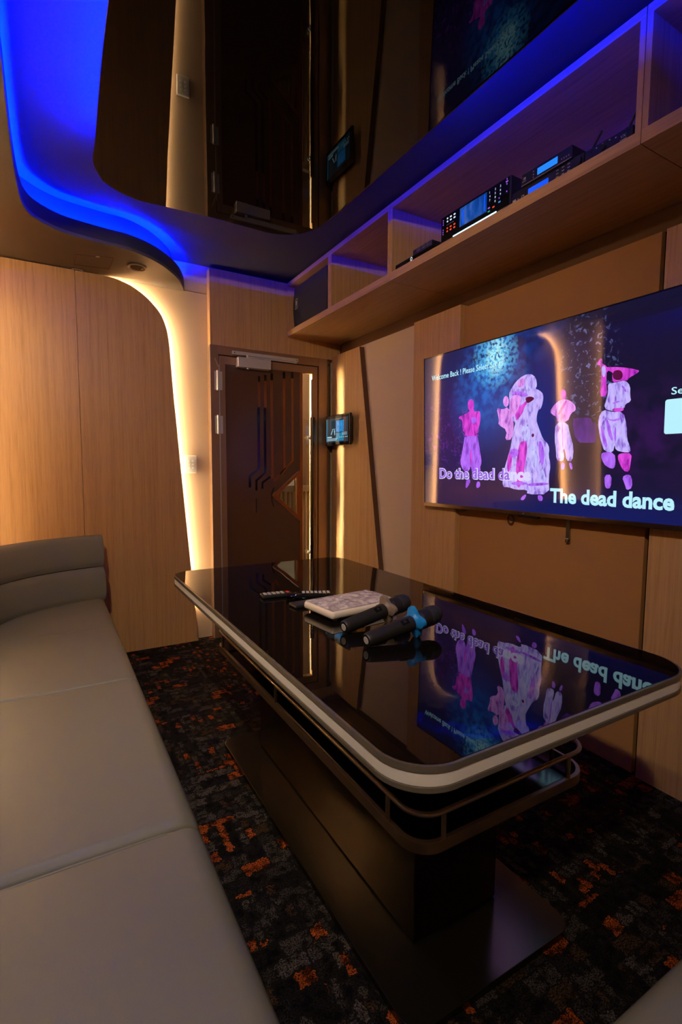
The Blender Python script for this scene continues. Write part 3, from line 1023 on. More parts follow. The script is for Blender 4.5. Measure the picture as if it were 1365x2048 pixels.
def face_text(txt, y, z, h, x, mat, name, parent, width=None):
    v, f = text_mb(txt, h / .73, width)
    mb = MB().add([(x - .0006, y - p.x, z + p.y) for p in v], f)
    return mb.build(name, mat, parent, smooth=False)


# ------------------------------------------------------------------ set-top boxes
r = empty('media_box', (1.62, 1.99, ZF), 'flat black box with a glowing ring at the left end of the long shelf', 'media box')
MB().rbox(1.548, 1.76, 1.850, 2.130, ZF, ZF + .029, .006).build('case', 'black_gloss', r)
ring = MB()
n = 24
vs = []
for rad in (.0095, .0055):
    vs += [(1.5472, 1.997 + rad * .8 * cos(2 * pi * k / n), ZF + .0145 + rad * sin(2 * pi * k / n)) for k in range(n)]
ring.add(vs, [(k, (k + 1) % n, n + (k + 1) % n, n + k) for k in range(n)])
ring.build('ring_light', 'key_white', r, smooth=False)
r = empty('media_box', (1.64, 1.93, ZF + .0292), 'small taller black box stacked on the flat box with the ring', 'media box')
MB().rbox(1.556, 1.70, 1.858, 1.998, ZF + .0292, ZF + .056, .003).build('case', 'black', r)
q = MB()
for k, (a_, b_) in enumerate(((1.968, 1.940), (1.930, 1.905), (1.897, 1.880), (1.874, 1.868))):
    plate(q, a_, b_, ZF + .040, ZF + .042, 1.556)
    plate(q, a_, b_, ZF + .048, ZF + .0492, 1.556)
q.build('port_marks', 'button_grey', r)

# ------------------------------------------------------------------ song processor with the light bar
r = empty('karaoke_processor', (1.66, 1.59, ZF), 'black karaoke processor with screen, number keys and a glowing blue bar', 'karaoke processor')
PX = 1.552
MB().rbox(PX, 1.78, 1.400, 1.793, ZF + .006, 2.312, .004).build('case', 'black', r)
for fy in (1.43, 1.76):
    for fx in (1.575, 1.755):
        MB().tube([(fx, fy, ZF), (fx, fy, ZF + .007)], .010, 12).build('foot', 'black', r)
q = MB()
plate(q, 1.786, 1.408, ZF + .012, 2.307, PX, .002)
q.build('front_plate', 'black_gloss', r)
q = MB()
plate(q, 1.671, 1.520, 2.226, 2.300, PX - .002)
q.build('display', 'lcd_dim', r)
q = MB()
plate(q, 1.655, 1.648, 2.232, 2.290, PX - .0032, .0004)
q.build('display_bar', 'lcd', r)
q = MB()
plate(q, 1.534, 1.527, 2.232, 2.294, PX - .0032, .0004)
q.build('display_bar', 'lcd', r)
MB().tube([(PX - .005, 1.707, ZF + .0085), (PX - .005, 1.466, ZF + .0085)], .0022, 10).build('light_bar', 'bar_light', r)
q = MB()
plate(q, 1.735, 1.440, ZF + .001, ZF + .0055, PX, .004)
q.build('bar_glow', 'bar_halo', r)  # blue halo of the light bar, put in as a glowing plate
ky = (1.503, 1.475, 1.449)
kz = (2.292, 2.277, 2.262, 2.247)
for (ci, ri), ch in zip([(c, rr) for rr in range(3) for c in range(3)] + [(1, 3)], '1234567890'):
    face_text(ch, ky[ci] + .003, kz[ri] - .004, .0085, PX - .002, 'key_white', 'number_key', r)
for yy, zz, mk in ((1.507, 2.232, 'key_violet'), (1.483, 2.226, 'key_red'), (1.455, 2.247, 'key_violet'), (1.453, 2.232, 'key_blue'), (1.507, 2.219, 'key_green'),
                   (1.418, 2.291, 'key_violet'), (1.418, 2.300, 'key_violet'), (1.418, 2.282, 'key_violet'), (1.418, 2.255, 'key_violet'),
                   (1.775, 2.292, 'key_violet'), (1.775, 2.283, 'key_violet'), (1.775, 2.274, 'key_violet'), (1.775, 2.252, 'key_violet'), (1.775, 2.243, 'key_violet'), (1.775, 2.234, 'key_violet')):
    q = MB()
    wd = .010 if mk != 'key_violet' or yy in (1.507, 1.418) and zz in (2.232, 2.291) else .0035
    plate(q, yy + wd / 2, yy - wd / 2, zz, zz + .0045, PX - .002)
    q.build('key', mk, r)
for i, yy in enumerate((1.748, 1.727, 1.704)):
    for zz, mk in ((2.291, 'key_white'), (2.278, 'key_white'), (2.250, 'key_red'), (2.237, 'key_red')):
        q = MB()
        wd = (.007, .010, .010)[i]
        plate(q, yy + wd / 2, yy - wd / 2, zz, zz + .0055, PX - .002)
        q.build('key', mk, r)
q = MB()
plate(q, 1.752, 1.710, 2.266, 2.2672, PX - .002)
q.build('maker_mark', 'mark_white', r)

# ------------------------------------------------------------------ amplifier + wireless receiver on top + second receiver
r = empty('amplifier', (1.68, 1.28, ZF), 'black amplifier with a blue display and keypad under the receiver on the shelf', 'amplifier')
AX = 1.556
MB().rbox(AX, 1.84, 1.102, 1.398, ZF, ZF + .045, .003).build('case', 'black', r)
q = MB()
plate(q, 1.322, 1.236, ZF + .012, ZF + .029, AX)
q.build('display', 'lcd', r)
MB().tube([(AX + .001, 1.122, ZF + .021), (AX - .012, 1.122, ZF + .021)], .017, 20).build('volume_knob', 'black_matte', r)
for iy in range(3):
    for iz in range(3):
        q = MB()
        yy = 1.205 - iy * .022
        plate(q, yy, yy - .009, ZF + .012 + iz * .011, ZF + .015 + iz * .011, AX)
        q.build('key', 'button_grey', r)
q = MB()
plate(q, 1.204, 1.150, ZF + .001, ZF + .005, AX)
q.build('red_line', 'red_dim', r)
q = MB()
for a_, b_, z0, z1 in ((1.352, 1.340, .017, .019), (1.352, 1.340, .008, .010), (1.352, 1.350, .008, .019), (1.342, 1.340, .008, .019), (1.348, 1.344, .004, .006), (1.372, 1.366, .008, .011), (1.370, 1.364, .013, .016)):
    plate(q, a_, b_, ZF + z0, ZF + z1, AX)
for a_, b_, z0, z1 in ((1.392, 1.378, .006, .008), (1.392, 1.390, .006, .019), (1.380, 1.378, .006, .019), (1.392, 1.378, .017, .019), (1.388, 1.382, .010, .015)):
    plate(q, a_, b_, ZF + z0, ZF + z1, AX)
q.build('socket_marks', 'mark_white', r)

r = empty('wireless_receiver', (1.66, 1.246, ZF + .0452), 'black wireless receiver with a bright blue display stacked on the amplifier', 'receiver')
MB().rbox(1.550, 1.76, 1.142, 1.350, ZF + .0452, ZF + .089, .003).build('case', 'black', r)
q = MB()
plate(q, 1.279, 1.197, ZF + .056, ZF + .078, 1.550)
q.build('display', 'lcd_bright', r)
marks = [(1.298, 1.294, .054 + k * .010, .058 + k * .010) for k in range(3)] + [(1.340, 1.330, .066, .074), (1.345, 1.328, .060, .062)]
marks += [(1.182 - k * .009, 1.179 - k * .009, .058, .062) for k in range(4)]
for a_, b_, z0, z1 in marks:
    q = MB()
    plate(q, a_, b_, ZF + z0, ZF + z1, 1.550)
    q.build('printed_mark', 'button_grey', r)
q = MB()
plate(q, 1.349, 1.143, ZF + .047, ZF + .049, 1.550)
q.build('lower_trim', 'steel', r)

r = empty('wireless_receiver', (1.66, 1.01, ZF), 'slim black receiver with two raised antennas at the right end of the long shelf', 'receiver')
MB().rbox(1.550, 1.76, .938, 1.094, ZF, ZF + .039, .003).build('case', 'black', r)
q = MB()
plate(q, 1.075, .998, ZF + .001, ZF + .005, 1.550)
q.build('red_line', 'red_dim', r)
face_text('VX', .975, ZF + .015, .0095, 1.550, 'mark_white', 'model_mark', r)
for yy, zz, wd in ((1.055, .028, .004), (1.035, .030, .004), (1.012, .030, .004), (.992, .026, .004), (.976, .009, .020)):
    q = MB()
    plate(q, yy, yy - wd, ZF + zz, ZF + zz + (.003 if wd < .01 else .0015), 1.550)
    q.build('printed_mark', 'mark_white', r)
MB().tube([(1.551, 1.030, ZF + .019), (1.543, 1.030, ZF + .019)], .009, 16).build('knob', 'black_matte', r)
for (ya, za), (yb, zb) in (((1.074, ZF + .034), (1.038, ZF + .075)), ((.955, ZF + .036), (.927, ZF + .075))):
    t = MB().tube([(1.556, ya, za), (1.552, yb, zb)], [.0038, .0034], 10)
    t.tube([(1.562, ya, za - .004), (1.548, ya, za - .004)], .006, 12)
    t.build('antenna', 'black', r)

# ================================================================== TELEVISION
TS = .980   # everything on the set is laid out in units of this scale
TA, TU, TV = Vector((1.8914, 2.2805, 1.0030)), Vector((0, -1, 0)), Vector((-.02976, 0, .99956))
TN = Vector((-.99956, 0, -.02976))
TW, THt = 1.493, .840


def tvp(u, v, w=0.0):
    return TA + TS * (TU * u + TV * v) + TN * w


def tvbox(mb, u0, u1, v0, v1, w0, w1, mi=0):
    vs = [tvp(u, v, w) for w in (w0, w1) for v in (v0, v1) for u in (u0, u1)]
    return mb.add(vs, [(0, 2, 3, 1), (4, 5, 7, 6), (0, 1, 5, 4), (2, 6, 7, 3), (0, 4, 6, 2), (1, 3, 7, 5)], mi)


r = empty('television', (1.905, 2.2805 - TS * TW / 2, .99), 'large flat television on the wall showing blue and violet stage dancers', 'television')
tvbox(MB(), 0, TW, 0, THt, -.030, -.004).build('housing', 'black', r, bevel=0.003)
sc = MB()
vs = [tvp(u, v, -.003) for u, v in ((.005, .006), (TW - .005, .006), (TW - .005, THt - .005), (.005, THt - .005))]
sc.add(vs, [(0, 1, 2, 3)])
scr = sc.build('screen', 'screen', r, smooth=False)
uvl = scr.data.uv_layers.new(name='UVMap')
uvs = {}
for lp_ in scr.data.loops:
    p = scr.data.vertices[lp_.vertex_index].co + Vector(r['_o']) - TA
    uvl.data[lp_.index].uv = (p.dot(TU) / TS, p.dot(TV) / TS)
bz = MB()
tvbox(bz, 0, TW, THt - .005, THt, -.004, -.001)
tvbox(bz, 0, .004, 0, THt, -.004, -.001)
tvbox(bz, TW - .004, TW, 0, THt, -.004, -.001)
bz.build('bezel', 'black_gloss', r)
bb = tvbox(MB(), -.001, TW + .001, -.014, .006, -.032, .001).build('bottom_bezel', 'bronze', r, bevel=0.002)
v, f = text_mb('mi', .0085)
MB().add([tvp(.722 + p.x, -.0065 + p.y, .0016) for p in v], f).build('maker_mark', 'mark_white', bb, smooth=False)
tvbox(MB(), .690, .800, -.024, -.014, -.028, -.006).build('sensor_bar', 'black_gloss', r)
tvbox(MB(), .45, 1.05, .20, .64, -.066, -.030).build('wall_bracket', 'black', r)
MK = {'skin': 'fig_skin', 'lav': 'fig_lav', 'pale': 'fig_pale', 'pink': 'fig_pink', 'face': 'fig_face', 'dark': 'fig_dark', 'dim': 'fig_dim'}
FIG={'A':[('skin',[(0.401,0.534),(0.399,0.521),(0.392,0.511),(0.383,0.506),(0.372,0.507),(0.363,0.514),(0.356,0.525),(0.354,0.539),(0.356,0.552),(0.362,0.562),(0.372,0.567),(0.382,0.566),(0.392,0.559),(0.399,0.547)]),('skin',[(0.366,0.504),(0.336,0.493),(0.29,0.485),(0.29,0.473),(0.316,0.466),(0.316,0.41),(0.334,0.397),(0.337,0.385),(0.426,0.38),(0.435,0.421),(0.446,0.453),(0.445,0.49),(0.435,0.503),(0.403,0.499),(0.399,0.515),(0.373,0.518)]),('lav',[(0.334,0.384),(0.426,0.379),(0.43,0.357),(0.45,0.272),(0.456,0.239),(0.444,0.211),(0.45,0.201),(0.438,0.159),(0.412,0.149),(0.396,0.153),(0.385,0.206),(0.375,0.22),(0.372,0.201),(0.349,0.186),(0.318,0.201),(0.3,0.24),(0.31,0.284),(0.324,0.332)]),('lav',[(0.349,0.152),(0.376,0.15),(0.373,0.128),(0.349,0.101),(0.339,0.108)]),('lav',[(0.422,0.139),(0.445,0.14),(0.448,0.116),(0.429,0.104),(0.419,0.11)]),('skin',[(0.334,0.39),(0.428,0.385),(0.428,0.374),(0.334,0.379)]),('skin',[(0.373,0.302),(0.386,0.306),(0.384,0.225),(0.375,0.23)]),('lav',[(0.38,0.477),(0.416,0.47),(0.419,0.441),(0.383,0.439)])],'B':[('pink',[(0.628,0.527),(0.626,0.516),(0.622,0.508),(0.615,0.503),(0.607,0.504),(0.599,0.51),(0.594,0.52),(0.592,0.531),(0.594,0.542),(0.599,0.551),(0.606,0.555),(0.614,0.554),(0.621,0.548),(0.626,0.539)]),('pink',[(0.55,0.507),(0.591,0.492),(0.625,0.504),(0.653,0.437),(0.659,0.419),(0.652,0.346),(0.605,0.344),(0.621,0.391),(0.563,0.422),(0.569,0.443)])],'C':[('pale',[(0.63,0.571),(0.667,0.615),(0.71,0.637),(0.752,0.638),(0.78,0.617),(0.788,0.578),(0.777,0.567),(0.8,0.558),(0.822,0.537),(0.821,0.504),(0.808,0.472),(0.797,0.474),(0.788,0.442),(0.789,0.418),(0.804,0.384),(0.825,0.338),(0.849,0.32),(0.859,0.296),(0.855,0.264),(0.868,0.223),(0.858,0.17),(0.864,0.093),(0.74,0.087),(0.745,0.109),(0.676,0.106),(0.631,0.118),(0.594,0.116),(0.599,0.188),(0.618,0.242),(0.639,0.299),(0.649,0.346),(0.659,0.397),(0.67,0.427),(0.642,0.437),(0.625,0.452),(0.633,0.494),(0.629,0.555)]),('skin',[(0.663,0.489),(0.705,0.502),(0.731,0.522),(0.736,0.509),(0.719,0.49),(0.711,0.466),(0.68,0.434),(0.67,0.435)]),('skin',[(0.698,0.335),(0.735,0.334),(0.741,0.3),(0.729,0.232),(0.718,0.146),(0.686,0.106),(0.674,0.189),(0.683,0.276)]),('face',[(0.728,0.591),(0.749,0.584),(0.754,0.568),(0.74,0.559),(0.728,0.568)]),('lav',[(0.732,0.087),(0.711,0.073),(0.706,0.059),(0.725,0.058),(0.74,0.083)]),('lav',[(0.801,0.086),(0.807,0.061),(0.826,0.06),(0.831,0.075),(0.823,0.087)]),('lav',[(0.638,0.566),(0.678,0.572),(0.726,0.555),(0.743,0.542),(0.717,0.537),(0.668,0.551)]),('dark',[(0.722,0.534),(0.755,0.537),(0.778,0.524),(0.755,0.511),(0.734,0.506)]),('lav',[(0.645,0.142),(0.739,0.145),(0.744,0.132),(0.659,0.127)]),('lav',[(0.739,0.138),(0.856,0.146),(0.859,0.134),(0.742,0.125)]),('skin',[(0.621,0.237),(0.642,0.303),(0.656,0.276),(0.646,0.206),(0.627,0.184)]),('lav',[(0.801,0.331),(0.82,0.33),(0.836,0.272),(0.828,0.215),(0.807,0.248)]),('lav',[(0.639,0.299),(0.683,0.304),(0.694,0.275),(0.662,0.257),(0.641,0.268)]),('face',[(0.702,0.403),(0.738,0.409),(0.76,0.37),(0.745,0.333),(0.714,0.343)]),('face',[(0.756,0.316),(0.781,0.323),(0.797,0.265),(0.789,0.19),(0.763,0.223)]),('face',[(0.813,0.198),(0.833,0.207),(0.846,0.15),(0.82,0.145)]),('pink',[(0.636,0.55),(0.694,0.553),(0.702,0.521),(0.68,0.473),(0.648,0.446),(0.632,0.473)]),('pink',[(0.677,0.609),(0.71,0.627),(0.725,0.614),(0.716,0.588),(0.687,0.581)]),('dark',[(0.764,0.366),(0.777,0.367),(0.778,0.354),(0.766,0.349)])],'D':[('skin',[(0.937,0.52),(0.936,0.51),(0.932,0.502),(0.926,0.498),(0.919,0.499),(0.913,0.504),(0.908,0.513),(0.906,0.524),(0.908,0.534),(0.912,0.542),(0.918,0.546),(0.924,0.545),(0.931,0.54),(0.935,0.531)]),('pink',[(0.906,0.502),(0.88,0.487),(0.857,0.458),(0.871,0.443),(0.892,0.432),(0.893,0.41),(0.946,0.405),(0.963,0.443),(0.984,0.45),(0.981,0.472),(0.961,0.491),(0.936,0.503)]),('pale',[(0.888,0.409),(0.947,0.405),(0.958,0.356),(0.979,0.298),(0.974,0.237),(0.944,0.242),(0.937,0.286),(0.929,0.296),(0.936,0.246),(0.918,0.238),(0.895,0.247),(0.893,0.288),(0.884,0.338)]),('lav',[(0.921,0.235),(0.939,0.231),(0.937,0.206),(0.924,0.201),(0.919,0.21)]),('lav',[(0.956,0.233),(0.971,0.233),(0.977,0.206),(0.967,0.202)]),('skin',[(0.896,0.447),(0.934,0.5),(0.943,0.493),(0.907,0.437)]),('lav',[(0.916,0.403),(0.925,0.403),(0.929,0.3),(0.924,0.296)])],'E':[('skin',[(1.089,0.497),(1.093,0.562),(1.089,0.616),(1.069,0.623),(1.086,0.646),(1.095,0.639),(1.093,0.623),(1.109,0.614),(1.113,0.605),(1.164,0.599),(1.24,0.575),(1.238,0.565),(1.202,0.551),(1.196,0.541),(1.158,0.545),(1.141,0.542),(1.136,0.568),(1.14,0.581),(1.114,0.595),(1.113,0.555),(1.119,0.498),(1.104,0.492)]),('dark',[(1.179,0.565),(1.178,0.557),(1.172,0.551),(1.164,0.548),(1.155,0.55),(1.146,0.555),(1.14,0.563),(1.138,0.572),(1.14,0.58),(1.145,0.586),(1.154,0.588),(1.163,0.587),(1.171,0.582),(1.177,0.574)]),('pale',[(1.12,0.542),(1.141,0.541),(1.158,0.542),(1.19,0.544),(1.209,0.522),(1.21,0.483),(1.215,0.463),(1.192,0.454),(1.19,0.438),(1.145,0.431),(1.106,0.446),(1.118,0.486),(1.123,0.509)]),('skin',[(1.136,0.443),(1.186,0.442),(1.188,0.43),(1.154,0.427)]),('pale',[(1.104,0.443),(1.141,0.429),(1.186,0.427),(1.201,0.374),(1.204,0.322),(1.216,0.294),(1.22,0.27),(1.192,0.271),(1.161,0.28),(1.156,0.304),(1.151,0.27),(1.116,0.277),(1.102,0.307),(1.087,0.366),(1.085,0.411)]),('lav',[(1.099,0.265),(1.116,0.275),(1.157,0.27),(1.163,0.231),(1.157,0.207),(1.136,0.211),(1.113,0.227)]),('skin',[(1.17,0.263),(1.192,0.269),(1.225,0.266),(1.222,0.231),(1.217,0.195),(1.195,0.199),(1.173,0.239)]),('lav',[(1.119,0.184),(1.149,0.184),(1.147,0.132),(1.13,0.127),(1.121,0.14)]),('lav',[(1.19,0.176),(1.212,0.187),(1.228,0.179),(1.232,0.135),(1.21,0.124),(1.203,0.146)]),('lav',[(1.174,0.527),(1.183,0.525),(1.197,0.501),(1.19,0.499)]),('lav',[(1.142,0.465),(1.169,0.471),(1.172,0.465),(1.145,0.459)]),('lav',[(1.116,0.405),(1.127,0.4),(1.151,0.325),(1.145,0.313),(1.126,0.351)]),('lav',[(1.153,0.371),(1.161,0.371),(1.162,0.318),(1.155,0.313)]),('pale',[(1.092,0.613),(1.109,0.612),(1.112,0.572),(1.098,0.568)]),('lav',[(1.095,0.382),(1.104,0.373),(1.128,0.306),(1.124,0.285),(1.106,0.315)]),('lav',[(1.111,0.413),(1.142,0.398),(1.171,0.404),(1.183,0.399),(1.146,0.39)])],'F':[('dim',[(0.968,0.417),(0.997,0.419),(1.053,0.416),(1.059,0.393),(1.079,0.395),(1.079,0.316),(1.061,0.312),(0.986,0.318)])]}


def chaikin(pts, it=1):
    for _ in range(it):
        o_ = []
        for i, p in enumerate(pts):
            q_ = pts[(i + 1) % len(pts)]
            o_ += [(p[0] * .75 + q_[0] * .25, p[1] * .75 + q_[1] * .25), (p[0] * .25 + q_[0] * .75, p[1] * .25 + q_[1] * .75)]
        pts = o_
    return pts


for key, shapes in FIG.items():
    names = sorted({MK[s_[0]] for s_ in shapes})
    mb = MB()
    for i, (mk, pts) in enumerate(shapes):
        pts = chaikin(pts)
        mb.add([tvp(u, v, -.0026 + .0001 * i) for u, v in pts], [list(range(len(pts)))], names.index(MK[mk]))
    mb.build('stage_block' if key == 'F' else 'dancer_picture', names, scr, smooth=False)


def lyric(txt, u0, v0, u1, cap, mat, off=0.0, w=-.0015, slope=0.0):
    v, f = text_mb(txt, cap / .73, u1 - u0, off)
    return MB().add([tvp(u0 + p.x, v0 + p.y + slope * p.x, w) for p in v], f).build('lyric_text', mat, scr, smooth=False)


lyric('Welcome Back ! Please Select Songs', .070, .704, .588, .030, 'txt_cyan', .0004)
lyric('Do the dead dance', .133, .153, .763, .056, 'txt_white', .0045)
lyric('Do the dead da', .135, .154, .640, .054, 'txt_violet', .0012, -.0012)
lyric('The dead dance', .868, .060, 1.384, .062, 'txt_cyan', .0030)
lyric('Select', 1.357, .470, 1.465, .026, 'txt_cyan', .0003)
cd = [(1.332 + .006 + x, .332 + y) for x, y in rrect(0, .115, 0, .122, .008, 4)]
MB().add([tvp(u, v, -.0016) for u, v in cd], [list(range(len(cd)))]).build('blank_card', 'txt_cyan', scr, smooth=False)

# cables below the television
t = MB().tube([(1.945, 2.10, 1.000), (1.935, 2.085, .984), (1.932, 2.04, .976), (1.934, 1.99, .980), (1.945, 1.965, .992)], .0045, 8)
tag(t.build('cable', 'black'), 'black cable sagging under the left end of the television', 'cable')
lp_ = [(1.948, 1.690 + .018 * cos(k * pi / 12), .958 + .021 * sin(k * pi / 12)) for k in range(24)]
tag(MB().tube(lp_, .0035, 8, closed=True).build('cable_loop', 'black'), 'small round black cable loop hanging under the television', 'cable')
r = empty('strap', (1.94, 1.369, .89), 'short black strap with a metal end hanging below the television', 'strap')
MB().box(1.936, 1.9385, 1.361, 1.377, .898, 1.000).build('webbing', 'black', r)
MB().rbox(1.934, 1.9405, 1.359, 1.379, .889, .906, .002).build('buckle', 'black_gloss', r)
MB().box(1.9335, 1.9342, 1.361, 1.377, .902, .905).build('buckle_edge', 'satin', r)

# ================================================================== TABLET, SWITCH, SOFFIT FITTINGS
r = empty('wall_tablet', (1.86, 3.24, 1.37), 'black touch tablet on a bracket in front of the slanted oak panel', 'tablet')
TX, y0, y1, z0, z1 = 1.842, 3.045, 3.412, 1.372, 1.598
MB().rbox(TX, TX + .022, y0, y1, z0, z1, .009, 4).build('body', 'black_gloss', r)
q = MB()
plate(q, y1 - .024, y0 + .024, z0 + .026, z1 - .026, TX, .0008)
ts = q.build('tablet_screen', 'tab_bg', r)
q = MB()
plate(q, 3.240, 3.130, 1.470, 1.552, TX - .0008, .0004)
q.build('picture', 'tab_blue', ts)
q = MB()
plate(q, 3.240, 3.130, 1.405, 1.463, TX - .0008, .0004)
q.build('picture', 'tab_cyan', ts)
q = MB()
plate(q, 3.388, 3.375, 1.405, 1.570, TX - .0008, .0004)
q.build('side_bar', 'tab_cyan', ts)
q = MB()
plate(q, 3.372, 3.305, 1.432, 1.440, TX - .0008, .0005)
for k in range(3):
    plate(q, 3.372, 3.215 + .012 * k, 1.423 - k * .007, 1.426 - k * .007, TX - .0008, .0005)
for k in range(3):
    plate(q, 3.155, 3.082, 1.462 - k * .008, 1.464 - k * .008, TX - .0008, .0005)
for yy in (3.185, 3.160, 3.130, 3.105, 3.085):
    plate(q, yy, yy - .009, 1.428, 1.434, TX - .0008, .0005)
q.add([(TX - .0014, 3.318, 1.455), (TX - .0014, 3.308, 1.455), (TX - .0014, 3.288, 1.485), (TX - .0014, 3.294, 1.490)], [(0, 1, 2, 3)])
q.add([(TX - .0014, 3.272, 1.486), (TX - .0014, 3.258, 1.486), (TX - .0014, 3.255, 1.452), (TX - .0014, 3.262, 1.448)], [(0, 1, 2, 3)])
plate(q, 3.298, 3.252, 1.492, 1.495, TX - .0008, .0005)
q.build('menu_text', 'tab_text', ts)
MB().rbox(TX + .022, 1.905, 3.17, 3.29, 1.42, 1.55, .006).build('wall_bracket', 'black', r)

r = empty('wall_switch', (.84, YW, 1.226), 'white six-button switch plate on the wall beside the glowing panel edge', 'switch')
MB().rbox(.800, .880, YW - .013, YW, 1.166, 1.286, .004).build('plate', 'pure_white', r)
MB().box(.8035, .8765, YW - .0138, YW - .012, 1.1705, 1.2815).build('face_plate', 'silver_plastic', r)
for i in range(2):
    for j in range(3):
        cx, cz = .8265 + i * .027, 1.203 + j * .0235
        ring = [(cx + .0085 * cos(2 * pi * k / 16), cz + .0068 * sin(2 * pi * k / 16)) for k in range(16)]
        MB().prism(ring, YW - .0165, YW - .0135, 'Y').build('button', 'pure_white', r, bevel=0.001)

dl = empty('downlight', (.489, 3.222, ZS), 'round recessed downlight, switched off, in the soffit near the door', 'downlight')


def downlight(r_, cx, cy, lens):
    mt = Matrix.Translation((cx, cy, ZS))
    MB().lathe([(.047, 0), (.052, -.002), (.054, -.006), (.047, -.008), (.040, -.004), (.037, -.0015)], mt, 32).build('trim_ring', 'ring_paint', r_)
    MB().lathe([(.037, -.0012), (.037, -.0028)], mt, 32).build('lens', lens, r_)
    MB().lathe([(.0365, -.0029), (.0365, -.0034), (.031, -.0034)], mt, 32).build('inner_ring', 'gap_black' if lens == 'lens_off' else 'satin', r_)


downlight(dl, .489, 3.222, 'lens_off')
for k, (cx, cy, lab) in enumerate(((-.30, 3.20, 'added fill light shaped as a downlight, unseen in the far left soffit corner'),
                                   (-.27, 1.35, 'added fill light shaped as a downlight, unseen above the sofa middle'),
                                   (-.27, 0.45, 'added fill light shaped as a swivel downlight, unseen above the near end of the sofa'),
                                   (-.25, -.25, 'added fill light shaped as a downlight, unseen in the soffit corner behind the camera'))):
    o = empty('downlight', (cx, cy, ZS), lab, 'downlight')  # unseen fittings, added to carry the fill beams
    downlight(o, cx, cy, 'fill_on')
spot('fill_beam', (-.30, 3.20, ZS - .012), CORNER_FILL, (1, .74, .42), R(125), 1.0, .035)  # added fill for the far left corner
spot('fill_beam', (-.27, 1.35, ZS - .012), SOFA_FILL, (1, .88, .72), R(115), 1.0, .04)  # added fill over the sofa seat
spot('fill_beam', (-.27, 0.45, ZS - .012), ROOM_FILL, (1, .74, .45), R(112), .85, .04, aim=(1.2, 3.0, 1.3))  # added fill aimed at the door and television walls

spot('fill_beam', (-.25, -.25, ZS - .012), TABLE_FILL, (1, .80, .58), R(95), 1.0, .04, aim=(.95, .55, .40))  # added fill aimed at the table front and near seat
hp = [(.174, 3.207), (.356, 3.150), (.353, 3.331), (.171, 3.367)]
r = empty('access_hatch', (.263, 3.26, ZS), 'rectangular access hatch in the soffit near the downlight', 'hatch')
MB().prism(hp, ZS - .0022, ZS - .0002, 'Z').build('cover', 'soffit', r)
q = MB()
for i in range(4):
    a_, b_ = Vector((*hp[i], ZS - .0025)), Vector((*hp[(i + 1) % 4], ZS - .0025))
    q.tube([a_, b_], .0016, 6)
q.build('gap_line', 'dark_edge', r)
MB().tube([(.270, 3.176, ZS - .004), (.288, 3.171, ZS - .004)], .003, 8).build('latch', 'steel', r)
# loose pale end of the light strip poking out above the panel
tag(MB().tube([(.16, YP - .006, 2.363), (.18, YP - .010, 2.3655), (.205, YP - .010, 2.3645), (.22, YP - .004, 2.3625)], .0018, 6).build('loose_wire', 'white_plastic'),
    'loose white wire end poking out between soffit and oak panel', 'wire')

# ================================================================== COFFEE TABLE
ZT0 = .738
r = empty('coffee_table', (.90, 1.42, 0), 'long black glass-topped table with a white edge band on a steel pedestal', 'table')
CR = [.11, .095, .095, .095]
X0, X1, Y0, Y1 = .4485, 1.312, .560, 2.283


def slab(inset, z0, z1, name, mat, bev=0.0015):
    rr = [max(.02, c - inset) for c in CR]
    p = rrect(X0 + inset, X1 - inset, Y0 + inset, Y1 - inset, rr, 12)
    return MB().prism(p, z0, z1, 'Z').build(name, mat, r, bevel=bev)


def rim(o, i, z0, z1, name, mat):
    po = rrect(X0 + o, X1 - o, Y0 + o, Y1 - o, [max(.02, c - o) for c in CR], 12)
    pi_ = rrect(X0 + i, X1 - i, Y0 + i, Y1 - i, [max(.02, c - i) for c in CR], 12)
    n = len(po)
    vs = [(x, y, z0) for x, y in po] + [(x, y, z1) for x, y in po] + [(x, y, z1) for x, y in pi_] + [(x, y, z0) for x, y in pi_]
    fs = []
    for k in range(n):
        j = (k + 1) % n
        for a_ in range(4):
            b_ = (a_ + 1) % 4
            fs.append((a_ * n + k, a_ * n + j, b_ * n + j, b_ * n + k))
    return MB().add(vs, fs).build(name, mat, r, bevel=.0015)


slab(.006, ZT0 - .010, ZT0, 'glass_top', 'glass_top', .0008)
rim(.0, .012, .725, ZT0 - .0008, 'edge_trim', 'trim_steel')
rim(.002, .016, .702, .725, 'edge_band', 'white_band')
rim(.0, .016, .692, .702, 'edge_trim', 'trim_steel')
slab(.016, .694, .7275, 'core_board', 'black')
# rail loop, posts, tray
rx0, rx1, ry0, ry1 = .602, 1.150, .724, 2.10
rp = [(x, y, .508) for x, y in rrect(rx0, rx1, ry0, ry1, .06, 8)]
MB().tube(rp, .0056, 12, closed=True).build('rail', 'steel', r)
for px, py in ((.604, .83), (.604, 1.45), (.604, 2.02), (.67, .726), (1.07, .726), (1.148, .83), (1.148, 1.45), (1.148, 2.02)):
    MB().tube([(px, py, .448), (px, py, .506)], .0052, 10).build('post', 'steel', r)
tp = rrect(rx0 - .004, rx1 + .004, ry0 - .004, ry1 + .004, .064, 10)
MB().prism(tp, .424, .450, 'Z').build('tray', 'steel', r, bevel=0.002)
ti = rrect(rx0 + .006, rx1 - .006, ry0 + .006, ry1 - .006, .055, 10)
MB().prism(ti, .4492, .4512, 'Z').build('tray_inlay', 'black_gloss', r)
